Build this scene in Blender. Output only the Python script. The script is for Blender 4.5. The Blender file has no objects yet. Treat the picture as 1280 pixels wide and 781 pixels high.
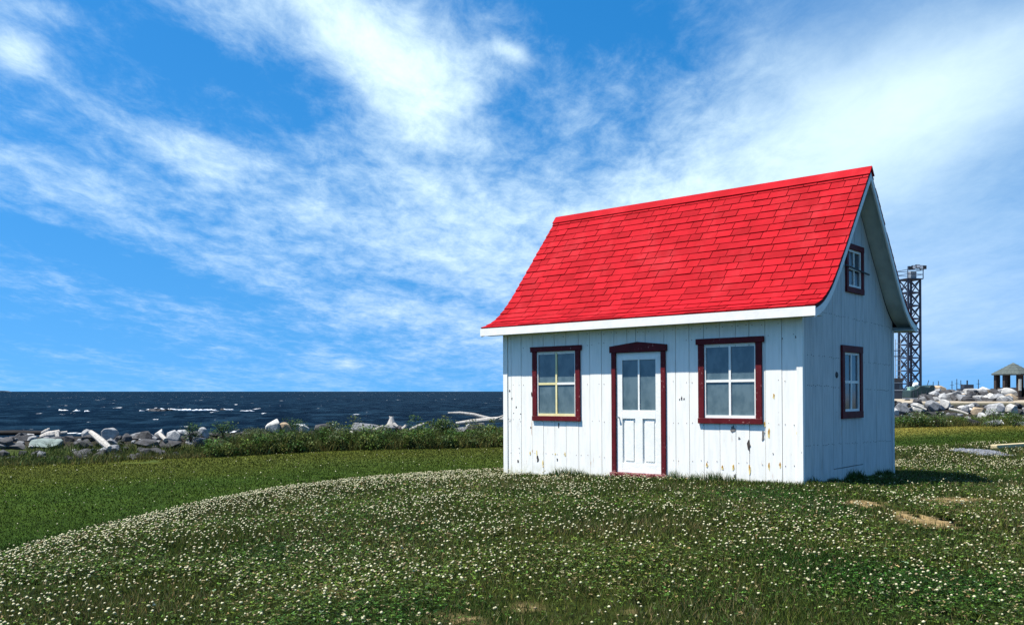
import bpy, bmesh, math, random
import numpy as np
from mathutils import Vector, Matrix

random.seed(7)
rng = np.random.default_rng(11)
R = math.radians
scene = bpy.context.scene
COL = scene.collection

# ------------------------------------------------------------------ camera, sky, sun, exposure
FPX = 1151.2                      # focal length in pixels of a 1280 px wide frame
cam_d = bpy.data.cameras.new('camera')
cam = bpy.data.objects.new('camera', cam_d)
COL.objects.link(cam)
cam_d.sensor_width = 36.0
cam_d.lens = 36.0 * FPX / 1280.0
cam_d.shift_y = 98.5 / 1280.0     # the horizon lies below the middle of the frame
cam_d.clip_end = 60000.0
cam.location = (0, 0, 0)
cam.rotation_euler = (R(90), 0, 0)
scene.camera = cam

SUN_EL = R(64.0)
LIGHT_H = Vector((0.964, 0.267))  # horizontal direction the light travels
SKY_STRENGTH = 0.10
SUN_STRENGTH = 4.8
EXPOSURE = 0.84
CLOUD = (5.7, 7.0, 7.4)
SKY_SAT = 1.42
SKY_VALUE = 1.10
SKY_HUE = 0.497

class NT:
    """small helper to write node trees"""
    def __init__(self, tree):
        self.t = tree
    def n(self, kind, **kw):
        nd = self.t.nodes.new(kind)
        for k, v in kw.items():
            setattr(nd, k, v)
        return nd
    def link(self, a, b):
        self.t.links.new(a, b)
    def put(self, sock, v):
        if hasattr(v, 'is_output'):
            self.t.links.new(v, sock)
        else:
            sock.default_value = v
    def math(self, op, a, b=None, c=None, clamp=False):
        nd = self.n('ShaderNodeMath', operation=op, use_clamp=clamp)
        self.put(nd.inputs[0], a)
        if b is not None: self.put(nd.inputs[1], b)
        if c is not None: self.put(nd.inputs[2], c)
        return nd.outputs[0]
    def noise(self, vec, scale, detail=4, rough=0.5, dist=0.0):
        nd = self.n('ShaderNodeTexNoise')
        self.put(nd.inputs['Vector'], vec)
        nd.inputs['Scale'].default_value = scale
        nd.inputs['Detail'].default_value = detail
        nd.inputs['Roughness'].default_value = rough
        nd.inputs['Distortion'].default_value = dist
        return nd.outputs['Fac']
    def ramp(self, v, lo, hi, a=0.0, b=1.0, kind='SMOOTHSTEP'):
        nd = self.n('ShaderNodeMapRange', interpolation_type=kind)
        self.put(nd.inputs['Value'], v)
        nd.inputs['From Min'].default_value = lo
        nd.inputs['From Max'].default_value = hi
        nd.inputs['To Min'].default_value = a
        nd.inputs['To Max'].default_value = b
        return nd.outputs['Result']
    def mix(self, f, a, b):
        nd = self.n('ShaderNodeMix', data_type='RGBA')
        self.put(nd.inputs[0], f)
        self.put(nd.inputs[6], a if hasattr(a, 'is_output') else (*a, 1)[:4])
        self.put(nd.inputs[7], b if hasattr(b, 'is_output') else (*b, 1)[:4])
        return nd.outputs[2]
    def mapping(self, vec, scale=(1, 1, 1), rot=(0, 0, 0), loc=(0, 0, 0)):
        nd = self.n('ShaderNodeMapping')
        self.put(nd.inputs['Vector'], vec)
        nd.inputs['Scale'].default_value = scale
        nd.inputs['Rotation'].default_value = rot
        nd.inputs['Location'].default_value = loc
        return nd.outputs[0]

def build_world():
    w = bpy.data.worlds.new('World')
    scene.world = w
    w.use_nodes = True
    w.cycles.sampling_method = 'MANUAL'
    w.cycles.sample_map_resolution = 256
    t = NT(w.node_tree)
    w.node_tree.nodes.clear()
    out = t.n('ShaderNodeOutputWorld')
    bg = t.n('ShaderNodeBackground')
    bg.inputs['Strength'].default_value = SKY_STRENGTH
    t.link(bg.outputs[0], out.inputs['Surface'])
    sky = t.n('ShaderNodeTexSky', sky_type='NISHITA')
    sky.sun_disc = False
    sky.sun_elevation = SUN_EL
    sky.sun_rotation = math.atan2(-LIGHT_H.x, -LIGHT_H.y)
    sky.altitude = 0
    sky.air_density = 1.0
    sky.dust_density = 0.4
    sky.ozone_density = 2.5
    hs = t.n('ShaderNodeHueSaturation')
    hs.inputs['Saturation'].default_value = SKY_SAT
    hs.inputs['Value'].default_value = SKY_VALUE
    hs.inputs['Hue'].default_value = SKY_HUE
    t.link(sky.outputs[0], hs.inputs['Color'])
    tc = t.n('ShaderNodeTexCoord')
    t.link(t.mapping(tc.outputs['Generated'], (1, 1, 0.75), (0, 0, 0), (0, 0, 0.24)), sky.inputs['Vector'])
    sx = t.n('ShaderNodeSeparateXYZ')
    t.link(tc.outputs['Generated'], sx.inputs[0])
    X, Y, Z = sx.outputs
    az = t.math('MULTIPLY', t.math('ARCTAN2', X, Y), FPX)          # azimuth and elevation, scaled
    el = t.math('MULTIPLY', t.math('ARCSINE', Z), FPX)
    # the layer of high cloud is a plane overhead: coordinates on that plane
    zz = t.math('ADD', t.math('MAXIMUM', Z, 0.0), 0.13)
    cmb = t.n('ShaderNodeCombineXYZ')
    t.link(t.math('DIVIDE', X, zz), cmb.inputs[0])
    t.link(t.math('DIVIDE', Y, zz), cmb.inputs[1])
    P = cmb.outputs[0]
    n1 = t.noise(t.mapping(P, (1.5, 0.75, 1), (0, 0, R(20))), 1.7, 9, 0.60, 0.2)
    n2 = t.noise(t.mapping(P, (1.5, 0.8, 1), (0, 0, R(-25)), (3, 7, 0)), 6.5, 7, 0.70, 0.25)
    n3 = t.noise(t.mapping(P, (1, 0.6, 1), (0, 0, R(35)), (9, 2, 0)), 0.55, 2, 0.5, 0.3)
    # cover: broad banks and clear lanes (px, py, half sizes, tilt, weight)
    banks = [(430, 30, 150, 50, 18, .70), (510, 110, 95, 62, 30, .52), (470, 190, 130, 60, 18, .26), (600, 250, 170, 55, 20, .10),
             (40, 235, 150, 42, 20, .24), (255, 192, 78, 22, 12, .50), (300, 265, 200, 45, 20, .20),
             (580, 335, 200, 60, 14, .22), (760, 330, 200, 70, 0, .16), (1010, 205, 280, 85, -18, .52), (1230, 90, 200, 75, -15, .34),
             (800, 270, 170, 65, 5, .24), (1200, 320, 220, 110, 0, .28), (35, 8, 60, 14, 5, .42), (24, 65, 34, 20, 0, .46),
             (642, 66, 28, 11, 15, .55), (790, 85, 60, 30, -10, .16), (433, 456, 13, 8, 0, .36), (512, 464, 24, 6, 0, .18),
             (1235, 445, 46, 7, 4, .16), (640, 410, 300, 46, 4, .24), (240, 385, 190, 16, 6, .22), (40, 268, 60, 8, 14, .18), (480, 290, 200, 30, 16, .14), (110, 130, 90, 34, 20, .10), (450, 385, 220, 22, 8, .10), (690, 150, 60, 22, 10, .16),
             (230, 75, 150, 45, 14, -.34), (390, 150, 110, 40, 8, -.24), (770, 30, 110, 46, 25, -.34), (980, 95, 170, 80, -18, .22), (1150, 415, 260, 60, 0, .26), (560, 462, 320, 34, 0, .12), (640, 130, 62, 44, 35, -.26),
             (130, 318, 330, 24, 18, -.40), (560, 372, 130, 12, 14, -.22), (330, 222, 60, 16, 10, -.10), (100, 400, 260, 60, 0, -.16), (560, 205, 50, 14, 6, -.20)]
    cov = 0.0
    ang_c = t.n('ShaderNodeCombineXYZ')
    t.link(az, ang_c.inputs[0])
    t.link(el, ang_c.inputs[1])
    for px, py, hx, hy, ang, wt in banks:
        u, v = (px - 640) / FPX, (489 - py) / FPX
        m = t.n('ShaderNodeMapping', vector_type='TEXTURE')
        t.link(ang_c.outputs[0], m.inputs['Vector'])
        m.inputs['Location'].default_value = (math.atan(u) * FPX, math.atan(v / math.hypot(1, u)) * FPX, 0)
        m.inputs['Rotation'].default_value = (0, 0, R(-ang))
        m.inputs['Scale'].default_value = (hx, hy, 1)
        q = t.n('ShaderNodeVectorMath', operation='DOT_PRODUCT')
        t.link(m.outputs[0], q.inputs[0])
        t.link(m.outputs[0], q.inputs[1])
        cov = t.math('MULTIPLY_ADD', t.math('POWER', 0.36788, q.outputs['Value']), wt, cov)
    smooth = t.ramp(az, 140, 420, 1.0, 0.22)                          # the eastern veil is smooth, the rest mottled
    nn = t.math('ADD', t.math('MULTIPLY', t.math('SUBTRACT', n1, 0.5), 1.25), t.math('MULTIPLY', t.math('SUBTRACT', n2, 0.5), 1.15))
    nn = t.math('MULTIPLY', nn, smooth)
    nn = t.math('ADD', nn, t.math('MULTIPLY', t.math('SUBTRACT', n3, 0.5), 0.5))
    d = t.math('ADD', t.math('ADD', cov, nn), 0.20)
    d = t.math('MULTIPLY', d, t.ramp(el, 0, 70, 0.75, 1.0))
    dens = t.ramp(d, -0.02, 1.36, 0.0, 0.97)
    lw = t.mix(t.ramp(el, 0, 260), (CLOUD[0] * .86, CLOUD[1] * .84, CLOUD[2] * .98), CLOUD)
    col = t.mix(dens, hs.outputs[0], lw)
    t.link(col, bg.inputs['Color'])

build_world()

sun_d = bpy.data.lights.new('sun', 'SUN')
sun_d.energy = SUN_STRENGTH
sun_d.angle = R(0.53)
sun_d.color = (1.0, 0.95, 0.86)
sun = bpy.data.objects.new('sun', sun_d)
COL.objects.link(sun)
sun.rotation_euler = Vector((LIGHT_H.x * math.cos(SUN_EL), LIGHT_H.y * math.cos(SUN_EL), -math.sin(SUN_EL))).to_track_quat('-Z', 'Y').to_euler()
sun.location = (-30, -10, 60)

vs = scene.view_settings
vs.view_transform = 'Standard'
vs.look = 'None'
vs.exposure = EXPOSURE
vs.gamma = 1.0
scene.render.engine = 'CYCLES'
scene.cycles.max_bounces = 6
scene.cycles.diffuse_bounces = 3
scene.cycles.glossy_bounces = 3
scene.cycles.transmission_bounces = 4

# ------------------------------------------------------------------ helpers: objects, materials, meshes
def link(o, parent=None):
    COL.objects.link(o)
    if parent is not None:
        o.parent = parent
    return o

def tag(o, label=None, cat=None, group=None, kind=None):
    if label: o['label'] = label
    if cat: o['category'] = cat
    if group: o['group'] = group
    if kind: o['kind'] = kind
    return o

def empty(name, loc=(0, 0, 0), rz=0.0):
    o = bpy.data.objects.new(name, None)
    o.empty_display_size = 0.2
    o.location = loc
    o.rotation_euler = (0, 0, rz)
    return link(o)

def np_mesh(name, V, F, mat, parent=None, col=None, smooth=False):
    """V (n,3), F (m,k) all faces of the same size"""
    V = np.asarray(V, dtype=np.float32)
    F = np.asarray(F, dtype=np.int32)
    me = bpy.data.meshes.new(name)
    m, k = F.shape
    me.vertices.add(len(V)); me.vertices.foreach_set('co', V.ravel())
    me.loops.add(m * k); me.loops.foreach_set('vertex_index', F.ravel())
    me.polygons.add(m)
    me.polygons.foreach_set('loop_start', np.arange(m, dtype=np.int32) * k)
    me.update(calc_edges=True)
    if smooth:
        me.polygons.foreach_set('use_smooth', np.ones(m, dtype=bool))
    if col is not None:
        c = np.ones((len(V), 4), dtype=np.float32)
        c[:, :3] = col
        me.color_attributes.new('Col', 'FLOAT_COLOR', 'POINT').data.foreach_set('color', c.ravel())
    if mat: me.materials.append(mat)
    return link(bpy.data.objects.new(name, me), parent)

def py_mesh(name, V, F, mat, parent=None, smooth=False, do_link=True):
    me = bpy.data.meshes.new(name)
    me.from_pydata([tuple(v) for v in V], [], [tuple(f) for f in F])
    me.update()
    if smooth:
        for p in me.polygons: p.use_smooth = True
    if mat: me.materials.append(mat)
    o = bpy.data.objects.new(name, me)
    return link(o, parent) if do_link else o

BOXF = [(0, 3, 2, 1), (4, 5, 6, 7), (0, 1, 5, 4), (1, 2, 6, 5), (2, 3, 7, 6), (3, 0, 4, 7)]
class MB:
    """collects simple solids into one mesh"""
    def __init__(self):
        self.V, self.F = [], []
    def add(self, V, F):
        b = len(self.V)
        self.V += [tuple(v) for v in V]
        self.F += [tuple(i + b for i in f) for f in F]
        return self
    def box(self, x0, x1, y0, y1, z0, z1):
        return self.add([(x0, y0, z0), (x1, y0, z0), (x1, y1, z0), (x0, y1, z0), (x0, y0, z1), (x1, y0, z1), (x1, y1, z1), (x0, y1, z1)], BOXF)
    def bar(self, p, q, w, h=None):
        p, q = Vector(p), Vector(q)
        h = h or w
        d = (q - p).normalized()
        up = Vector((0, 0, 1)) if abs(d.z) < 0.95 else Vector((0, 1, 0))
        s = d.cross(up).normalized() * w / 2
        t = s.cross(d).normalized() * h / 2
        V = []
        for c in (p, q):
            V += [c - s - t, c + s - t, c + s + t, c - s + t]
        return self.add(V, [(0, 3, 2, 1), (4, 5, 6, 7), (0, 1, 5, 4), (1, 2, 6, 5), (2, 3, 7, 6), (3, 0, 4, 7)])
    def tube(self, pts, radii, seg=8):
        pts = [Vector(p) for p in pts]
        V, F = [], []
        for i, p in enumerate(pts):
            d = (pts[min(i + 1, len(pts) - 1)] - pts[max(i - 1, 0)]).normalized()
            up = Vector((0, 0, 1)) if abs(d.z) < 0.9 else Vector((1, 0, 0))
            s = d.cross(up).normalized(); t = s.cross(d).normalized()
            for k in range(seg):
                a = 2 * math.pi * k / seg
                V.append(p + (s * math.cos(a) + t * math.sin(a)) * radii[i])
        for i in range(len(pts) - 1):
            for k in range(seg):
                k2 = (k + 1) % seg
                F.append((i * seg + k, i * seg + k2, (i + 1) * seg + k2, (i + 1) * seg + k))
        F.append(tuple(range(seg))[::-1])
        F.append(tuple((len(pts) - 1) * seg + k for k in range(seg)))
        return self.add(V, F)
    def prism(self, poly, axis, a0, a1):
        """poly of 2-D points in the other two axes, extruded along axis 0/1/2 from a0 to a1"""
        n = len(poly)
        def mk(p, a):
            c = [p[0], p[1]]
            c.insert(axis, a)
            return tuple(c)
        V = [mk(p, a0) for p in poly] + [mk(p, a1) for p in poly]
        F = [tuple(range(n)), tuple(range(2 * n - 1, n - 1, -1))] + [(i, n + i, n + (i + 1) % n, (i + 1) % n) for i in range(n)]
        return self.add(V, F)
    def build(self, name, mat, parent=None, smooth=False, bevel=0.0):
        o = py_mesh(name, self.V, self.F, mat, parent, smooth)
        bm = bmesh.new(); bm.from_mesh(o.data)
        bmesh.ops.recalc_face_normals(bm, faces=bm.faces)
        if bevel:
            bmesh.ops.bevel(bm, geom=bm.edges[:], offset=bevel, segments=1, affect='EDGES', clamp_overlap=True)
        bm.to_mesh(o.data); bm.free()
        return o

def new_mat(name):
    m = bpy.data.materials.new(name)
    m.use_nodes = True
    t = NT(m.node_tree)
    b = m.node_tree.nodes['Principled BSDF']
    return m, t, b

def set_in(t, b, key, v):
    t.put(b.inputs[key], v)

def mat_simple(name, c1, c2=None, scale=8.0, rough=0.7, bump=0.0, bscale=40.0, stretch=(1, 1, 1), spec=0.3, metal=0.0, objrand=0.0):
    m, t, b = new_mat(name)
    tc = t.n('ShaderNodeTexCoord')
    vec = t.mapping(tc.outputs['Object'], stretch)
    c2 = c2 or tuple(v * 0.75 for v in c1)
    col = t.mix(t.ramp(t.noise(vec, scale, 6, 0.6), 0.3, 0.7), c1, c2)
    if objrand:
        oi = t.n('ShaderNodeObjectInfo')
        hs = t.n('ShaderNodeHueSaturation')
        t.link(col, hs.inputs['Color'])
        t.link(t.ramp(oi.outputs['Random'], 0, 1, 1 - objrand, 1 + objrand, 'LINEAR'), hs.inputs['Value'])
        col = hs.outputs[0]
    t.link(col, b.inputs['Base Color'])
    b.inputs['Roughness'].default_value = rough
    b.inputs['Specular IOR Level'].default_value = spec
    b.inputs['Metallic'].default_value = metal
    if bump:
        bp = t.n('ShaderNodeBump')
        bp.inputs['Strength'].default_value = bump
        bp.inputs['Distance'].default_value = 0.02
        t.link(t.noise(vec, bscale, 5, 0.6), bp.inputs['Height'])
        t.link(bp.outputs[0], b.inputs['Normal'])
    return m

def mat_foliage(name, trans=0.35, rough=0.75):
    m, t, b = new_mat(name)
    at = t.n('ShaderNodeVertexColor', layer_name='Col')
    b.inputs['Roughness'].default_value = rough
    b.inputs['Specular IOR Level'].default_value = 0.12
    t.link(at.outputs[0], b.inputs['Base Color'])
    tr = t.n('ShaderNodeBsdfTranslucent')
    t.link(at.outputs[0], tr.inputs['Color'])
    mx = t.n('ShaderNodeMixShader')
    mx.inputs[0].default_value = trans
    t.link(b.outputs[0], mx.inputs[1]); t.link(tr.outputs[0], mx.inputs[2])
    t.link(mx.outputs[0], m.node_tree.nodes['Material Output'].inputs['Surface'])
    return m

M = {}
def mat_white_boards(name, base, tint):
    """painted boards: slight dirt, flaked spots, rust runs below the nails near the ground"""
    m, t, b = new_mat(name)
    tc = t.n('ShaderNodeTexCoord')
    O = tc.outputs['Object']
    sp = t.n('ShaderNodeSeparateXYZ'); t.link(O, sp.inputs[0])
    z = sp.outputs[2]
    oi = t.n('ShaderNodeObjectInfo')
    grime = t.ramp(t.noise(t.mapping(O, (9, 9, 1.1)), 1.6, 6, 0.6), 0.35, 0.75)
    col = t.mix(grime, base, tint)
    # flaked paint: bare grey wood, in small upright patches
    fl = t.ramp(t.noise(t.mapping(O, (30, 30, 9), (0, 0, 0), (3, 1, 5)), 0.9, 4, 0.55), 0.725, 0.75)
    fl = t.math('MULTIPLY', fl, t.ramp(t.noise(O, 1.7, 2, 0.5), 0.42, 0.62))
    col = t.mix(fl, col, (0.16, 0.14, 0.12))
    # rust runs: narrow, upright, in two nailing rows
    rs = t.ramp(t.noise(t.mapping(O, (42, 42, 3.2), (0, 0, 0), (7, 3, 1)), 0.8, 3, 0.5), 0.64, 0.73)
    row = t.math('ADD', t.math('MULTIPLY', t.ramp(z, 0.08, 0.14), t.ramp(z, 0.42, 0.34)), t.math('MULTIPLY', t.ramp(z, 0.62, 0.7), t.math('MULTIPLY', t.ramp(z, 0.98, 0.86), 0.7)))
    rs = t.math('MULTIPLY', rs, t.math('MINIMUM', row, 1.0))
    rs = t.math('MULTIPLY', rs, t.ramp(t.noise(t.mapping(O, (1, 1, 0.1)), 0.9, 1, 0.5), 0.4, 0.6))
    col = t.mix(rs, col, (0.42, 0.19, 0.035))
    # splash dirt at the foot
    ft = t.math('MULTIPLY', t.ramp(z, 0.2, -0.1), t.ramp(t.noise(t.mapping(O, (6, 6, 3)), 2.0, 4, 0.6), 0.35, 0.7))
    col = t.mix(t.math('MULTIPLY', ft, 0.55), col, (0.42, 0.42, 0.22))
    t.link(col, b.inputs['Base Color'])
    b.inputs['Roughness'].default_value = 0.62
    b.inputs['Specular IOR Level'].default_value = 0.25
    bp = t.n('ShaderNodeBump')
    bp.inputs['Strength'].default_value = 0.35
    bp.inputs['Distance'].default_value = 0.004
    t.link(t.noise(t.mapping(O, (40, 40, 2)), 2.0, 6, 0.65), bp.inputs['Height'])
    t.link(bp.outputs[0], b.inputs['Normal'])
    return m

def mat_worn_red(name):
    m, t, b = new_mat(name)
    tc = t.n('ShaderNodeTexCoord')
    O = tc.outputs['Object']
    col = t.mix(t.ramp(t.noise(O, 5, 5, 0.6), 0.3, 0.7), (0.115, 0.007, 0.012), (0.08, 0.005, 0.008))
    ch = t.ramp(t.noise(t.mapping(O, (16, 16, 9)), 2.2, 5, 0.65), 0.625, 0.68)
    sp = t.n('ShaderNodeSeparateXYZ'); t.link(O, sp.inputs[0])
    ch = t.math('MULTIPLY', ch, t.ramp(t.noise(O, 1.3, 2, 0.5), 0.4, 0.6))
    ch = t.math('MAXIMUM', ch, t.math('MULTIPLY', t.ramp(sp.outputs[2], 0.11, 0.07), t.ramp(t.noise(t.mapping(O, (20, 20, 40)), 1.5, 5, 0.6), 0.47, 0.6)))
    col = t.mix(ch, col, (0.42, 0.22, 0.20))
    t.link(col, b.inputs['Base Color'])
    b.inputs['Roughness'].default_value = 0.6
    b.inputs['Specular IOR Level'].default_value = 0.2
    return m

def mat_shingle(name):
    m, t, b = new_mat(name)
    tc = t.n('ShaderNodeTexCoord')
    oi = t.n('ShaderNodeObjectInfo')
    ge = t.n('ShaderNodeNewGeometry')
    Pw = ge.outputs['Position']
    c = t.mix(t.ramp(t.noise(Pw, 2.3, 6, 0.65), 0.3, 0.72), (0.40, 0.010, 0.017), (0.31, 0.008, 0.012))
    sc = t.ramp(t.noise(t.mapping(Pw, (8, 8, 14)), 3.0, 6, 0.7), 0.66, 0.8)
    c = t.mix(t.math('MULTIPLY', sc, 0.5), c, (0.20, 0.006, 0.010))
    fd = t.ramp(t.noise(t.mapping(Pw, (1.2, 1.2, .35)), 1.1, 6, 0.7), 0.48, 0.72)
    c = t.mix(t.math('MULTIPLY', fd, 0.55), c, (0.43, 0.030, 0.036))
    hs = t.n('ShaderNodeHueSaturation')
    t.link(c, hs.inputs['Color'])
    at = t.n('ShaderNodeAttribute', attribute_name='shade')
    v = t.math('ADD', t.ramp(oi.outputs['Random'], 0, 1, 0.80, 1.06, 'LINEAR'), at.outputs['Fac'])
    t.link(v, hs.inputs['Value'])
    t.link(hs.outputs[0], b.inputs['Base Color'])
    b.inputs['Roughness'].default_value = 0.8
    b.inputs['Specular IOR Level'].default_value = 0.06
    bp = t.n('ShaderNodeBump')
    bp.inputs['Strength'].default_value = 0.4
    bp.inputs['Distance'].default_value = 0.004
    t.link(t.noise(Pw, 120, 4, 0.6), bp.inputs['Height'])
    t.link(bp.outputs[0], b.inputs['Normal'])
    return m

def mat_glass(name, c1, c2):
    m, t, b = new_mat(name)
    tc = t.n('ShaderNodeTexCoord')
    O = tc.outputs['Object']
    col = t.mix(t.ramp(t.noise(t.mapping(O, (3, 3, 2)), 1.6, 5, 0.6), 0.35, 0.62), c1, c2)
    sm = t.ramp(t.noise(O, 30, 5, 0.7), 0.72, 0.8)
    col = t.mix(t.math('MULTIPLY', sm, 0.5), col, (0.5, 0.52, 0.5))
    t.link(col, b.inputs['Base Color'])
    b.inputs['Roughness'].default_value = 0.12
    b.inputs['Specular IOR Level'].default_value = 0.5
    return m

M['board'] = mat_white_boards('white_painted_boards', (0.87, 0.85, 0.79), (0.77, 0.76, 0.70))
M['board_side'] = mat_white_boards('white_gable_boards_shaded', (0.60, 0.60, 0.58), (0.45, 0.46, 0.45))  # weathered white boards, with the gable's shade also put into the colour
M['wall_core'] = mat_simple('wall_core', (0.30, 0.30, 0.29), (0.2, 0.2, 0.2), 4, 0.9)
M['trim_white'] = mat_simple('white_trim_paint', (0.87, 0.85, 0.80), (0.78, 0.76, 0.71), 5, 0.55, 0.1, 30)
M['trim_cream'] = mat_simple('cream_trim_paint', (0.80, 0.72, 0.40), (0.72, 0.62, 0.30), 9, 0.55)
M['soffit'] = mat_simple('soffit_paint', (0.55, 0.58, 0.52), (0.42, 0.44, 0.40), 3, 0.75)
M['red_trim'] = mat_worn_red('worn_dark_red_paint')
M['shingle'] = mat_shingle('red_shingles')
M['door'] = mat_simple('door_white_paint', (0.87, 0.86, 0.81), (0.78, 0.78, 0.73), 7, 0.5, 0.15, 30)
M['glass'] = mat_glass('dusty_glass', (0.070, 0.115, 0.140), (0.115, 0.170, 0.195))
M['glass_dark'] = mat_glass('dark_glass', (0.03, 0.04, 0.055), (0.06, 0.075, 0.09))
M['iron'] = mat_simple('dark_iron', (0.03, 0.03, 0.035), (0.06, 0.05, 0.045), 20, 0.6)
M['rust'] = mat_simple('rusty_nail', (0.20, 0.08, 0.02), (0.08, 0.04, 0.02), 30, 0.8)
M['grass'] = mat_foliage('grass_blades', 0.25)
M['leaf'] = mat_foliage('leaf', 0.22, 0.55)
M['petal'] = mat_foliage('flower_heads', 0.12, 0.85)
M['driftwood'] = mat_simple('bleached_driftwood', (0.52, 0.49, 0.44), (0.28, 0.26, 0.23), 3, 0.85, 0.5, 20, (8, 8, 1))
M['timber'] = mat_simple('pale_timber', (0.62, 0.52, 0.31), (0.45, 0.36, 0.2), 3, 0.8, 0.3, 20, (1, 6, 6))
M['steel'] = mat_simple('weathered_steel', (0.040, 0.055, 0.085), (0.025, 0.035, 0.060), 6, 0.6, metal=0.3)
M['lamp_face'] = mat_simple('lamp_glass', (0.7, 0.72, 0.74), (0.6, 0.62, 0.64), 3, 0.2)
M['galv'] = mat_simple('grey_metal', (0.30, 0.33, 0.36), (0.22, 0.25, 0.27), 5, 0.5, metal=0.2)
M['dark_wood'] = mat_simple('dark_stained_wood', (0.035, 0.026, 0.022), (0.055, 0.04, 0.033), 6, 0.75)
M['green_roof'] = mat_simple('green_grey_shingles', (0.055, 0.072, 0.068), (0.10, 0.118, 0.108), 5, 0.85)
M['notice'] = mat_simple('white_notice', (0.78, 0.76, 0.68), (0.6, 0.56, 0.42), 6, 0.6)
M['green_box'] = mat_simple('green_tarpaulin', (0.020, 0.045, 0.045), (0.012, 0.028, 0.032), 3, 0.6, 0.4, 8)
M['mint'] = mat_simple('mint_plastic', (0.32, 0.52, 0.42), (0.22, 0.38, 0.32), 6, 0.6)
M['shed'] = mat_simple('dark_blue_cladding', (0.025, 0.036, 0.055), (0.035, 0.045, 0.06), 4, 0.6)
ROCKM = [mat_simple('rock_light', (0.37, 0.37, 0.36), (0.19, 0.195, 0.20), 2.6, 0.9, 0.9, 6, objrand=0.18),
         mat_simple('rock_mid', (0.22, 0.225, 0.23), (0.10, 0.105, 0.11), 2.5, 0.9, 0.9, 6, objrand=0.22),
         mat_simple('rock_dark', (0.075, 0.075, 0.078), (0.035, 0.034, 0.034), 2.5, 0.9, 0.9, 6, objrand=0.25),
         mat_simple('rock_tan', (0.40, 0.31, 0.20), (0.24, 0.18, 0.12), 2.0, 0.9, 0.9, 6, objrand=0.1),
         mat_simple('rock_green', (0.22, 0.27, 0.245), (0.13, 0.16, 0.15), 2.0, 0.9, 0.9, 6, objrand=0.1),
         mat_simple('rock_white', (0.54, 0.53, 0.49), (0.30, 0.295, 0.28), 2.0, 0.9, 0.7, 6, objrand=0.12)]
ROCKWORD = ['light grey', 'mid grey', 'dark', 'tan', 'greenish grey', 'whitish']

# ------------------------------------------------------------------ the lie of the land
def sstep(a, b, x):
    t = np.clip((x - a) / (b - a), 0, 1)
    return t * t * (3 - 2 * t)

def signed_dist(poly, x, y):
    """distance to a polyline, positive on its left side (walking along it)"""
    best = np.full(np.shape(x), 1e9)
    sign = np.ones(np.shape(x))
    P = np.array(poly, dtype=float)
    for i in range(len(P) - 1):
        d = P[i + 1] - P[i]
        L2 = d @ d
        t = ((x - P[i, 0]) * d[0] + (y - P[i, 1]) * d[1]) / L2
        lo = -50.0 if i == 0 else 0.0
        hi = 50.0 if i == len(P) - 2 else 1.0
        t = np.clip(t, lo, hi)
        wx, wy = x - P[i, 0] - t * d[0], y - P[i, 1] - t * d[1]
        q = np.hypot(wx, wy)
        cr = d[0] * (y - P[i, 1]) - d[1] * (x - P[i, 0])
        m = q < best
        best = np.where(m, q, best)
        sign = np.where(m, np.sign(cr) + (cr == 0), sign)
    return best * sign

def spline(pts, n=6):
    P = [np.array(p, float) for p in pts]
    out = []
    for i in range(len(P) - 1):
        p0, p1, p2, p3 = P[max(i - 1, 0)], P[i], P[i + 1], P[min(i + 2, len(P) - 1)]
        for k in range(n):
            t = k / n
            out.append(0.5 * (2 * p1 + (p2 - p0) * t + (2 * p0 - 5 * p1 + 4 * p2 - p3) * t * t + (3 * p1 - p0 - 3 * p2 + p3) * t ** 3))
    out.append(P[-1])
    return [tuple(o) for o in out]

EDGE = spline([(-6.4, -12), (-6.0, 2), (-5.5, 7), (-5.25, 9.6), (-4.9, 12), (-4.1, 15), (-2.4, 17.4), (-0.2, 18.9), (4, 21.4), (9, 26), (15, 31), (22, 33.5), (60, 40)])
SHORE = spline([(-300, 16), (-40, 25), (-15.8, 28.2), (-10.2, 29.5), (-6.4, 32.8), (-0.6, 35.2), (9, 42), (20, 49), (40, 57), (90, 72), (300, 110)])

CP = np.array([(0, -6, -1.72), (0, 0, -1.66), (0, 6, -1.60), (5, 6, -1.58), (-4, 7, -1.66), (4.42, 14, -1.43), (2.2, 15.8, -1.50), (-.15, 17.84, -1.61), (7.1, 17.2, -1.56),
               (8.4, 16.1, -1.62), (-3, 14, -1.62), (-5, 10, -1.72), (-5, 4, -1.72), (9, 11, -1.58), (14, 20, -1.72), (18, 30, -1.80), (5, 22, -1.70), (12, 27, -1.76),
               (30, 30, -1.85), (20, 8, -1.65), (-6, -6, -1.75), (20, -6, -1.7), (40, 20, -1.85)], float)
def _tps(r2):
    return r2 * np.log(r2 + 1e-9) * 0.5
_n = len(CP)
_K = _tps(((CP[:, None, :2] - CP[None, :, :2]) ** 2).sum(-1)) + np.eye(_n) * 0.3
_A = np.zeros((_n + 3, _n + 3)); _A[:_n, :_n] = _K
_A[:_n, _n] = 1; _A[:_n, _n + 1:] = CP[:, :2]; _A[_n:, :_n] = _A[:_n, _n:].T
_W = np.linalg.solve(_A, np.concatenate([CP[:, 2], [0, 0, 0]]))
def plateau(x, y):
    x = np.clip(x, -8, 45); y = np.clip(y, -8, 40)
    z = _W[_n] + _W[_n + 1] * x + _W[_n + 2] * y
    for i in range(_n):
        z = z + _W[i] * _tps((x - CP[i, 0]) ** 2 + (y - CP[i, 1]) ** 2)
    return np.clip(z, -2.0, -1.35)

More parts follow.
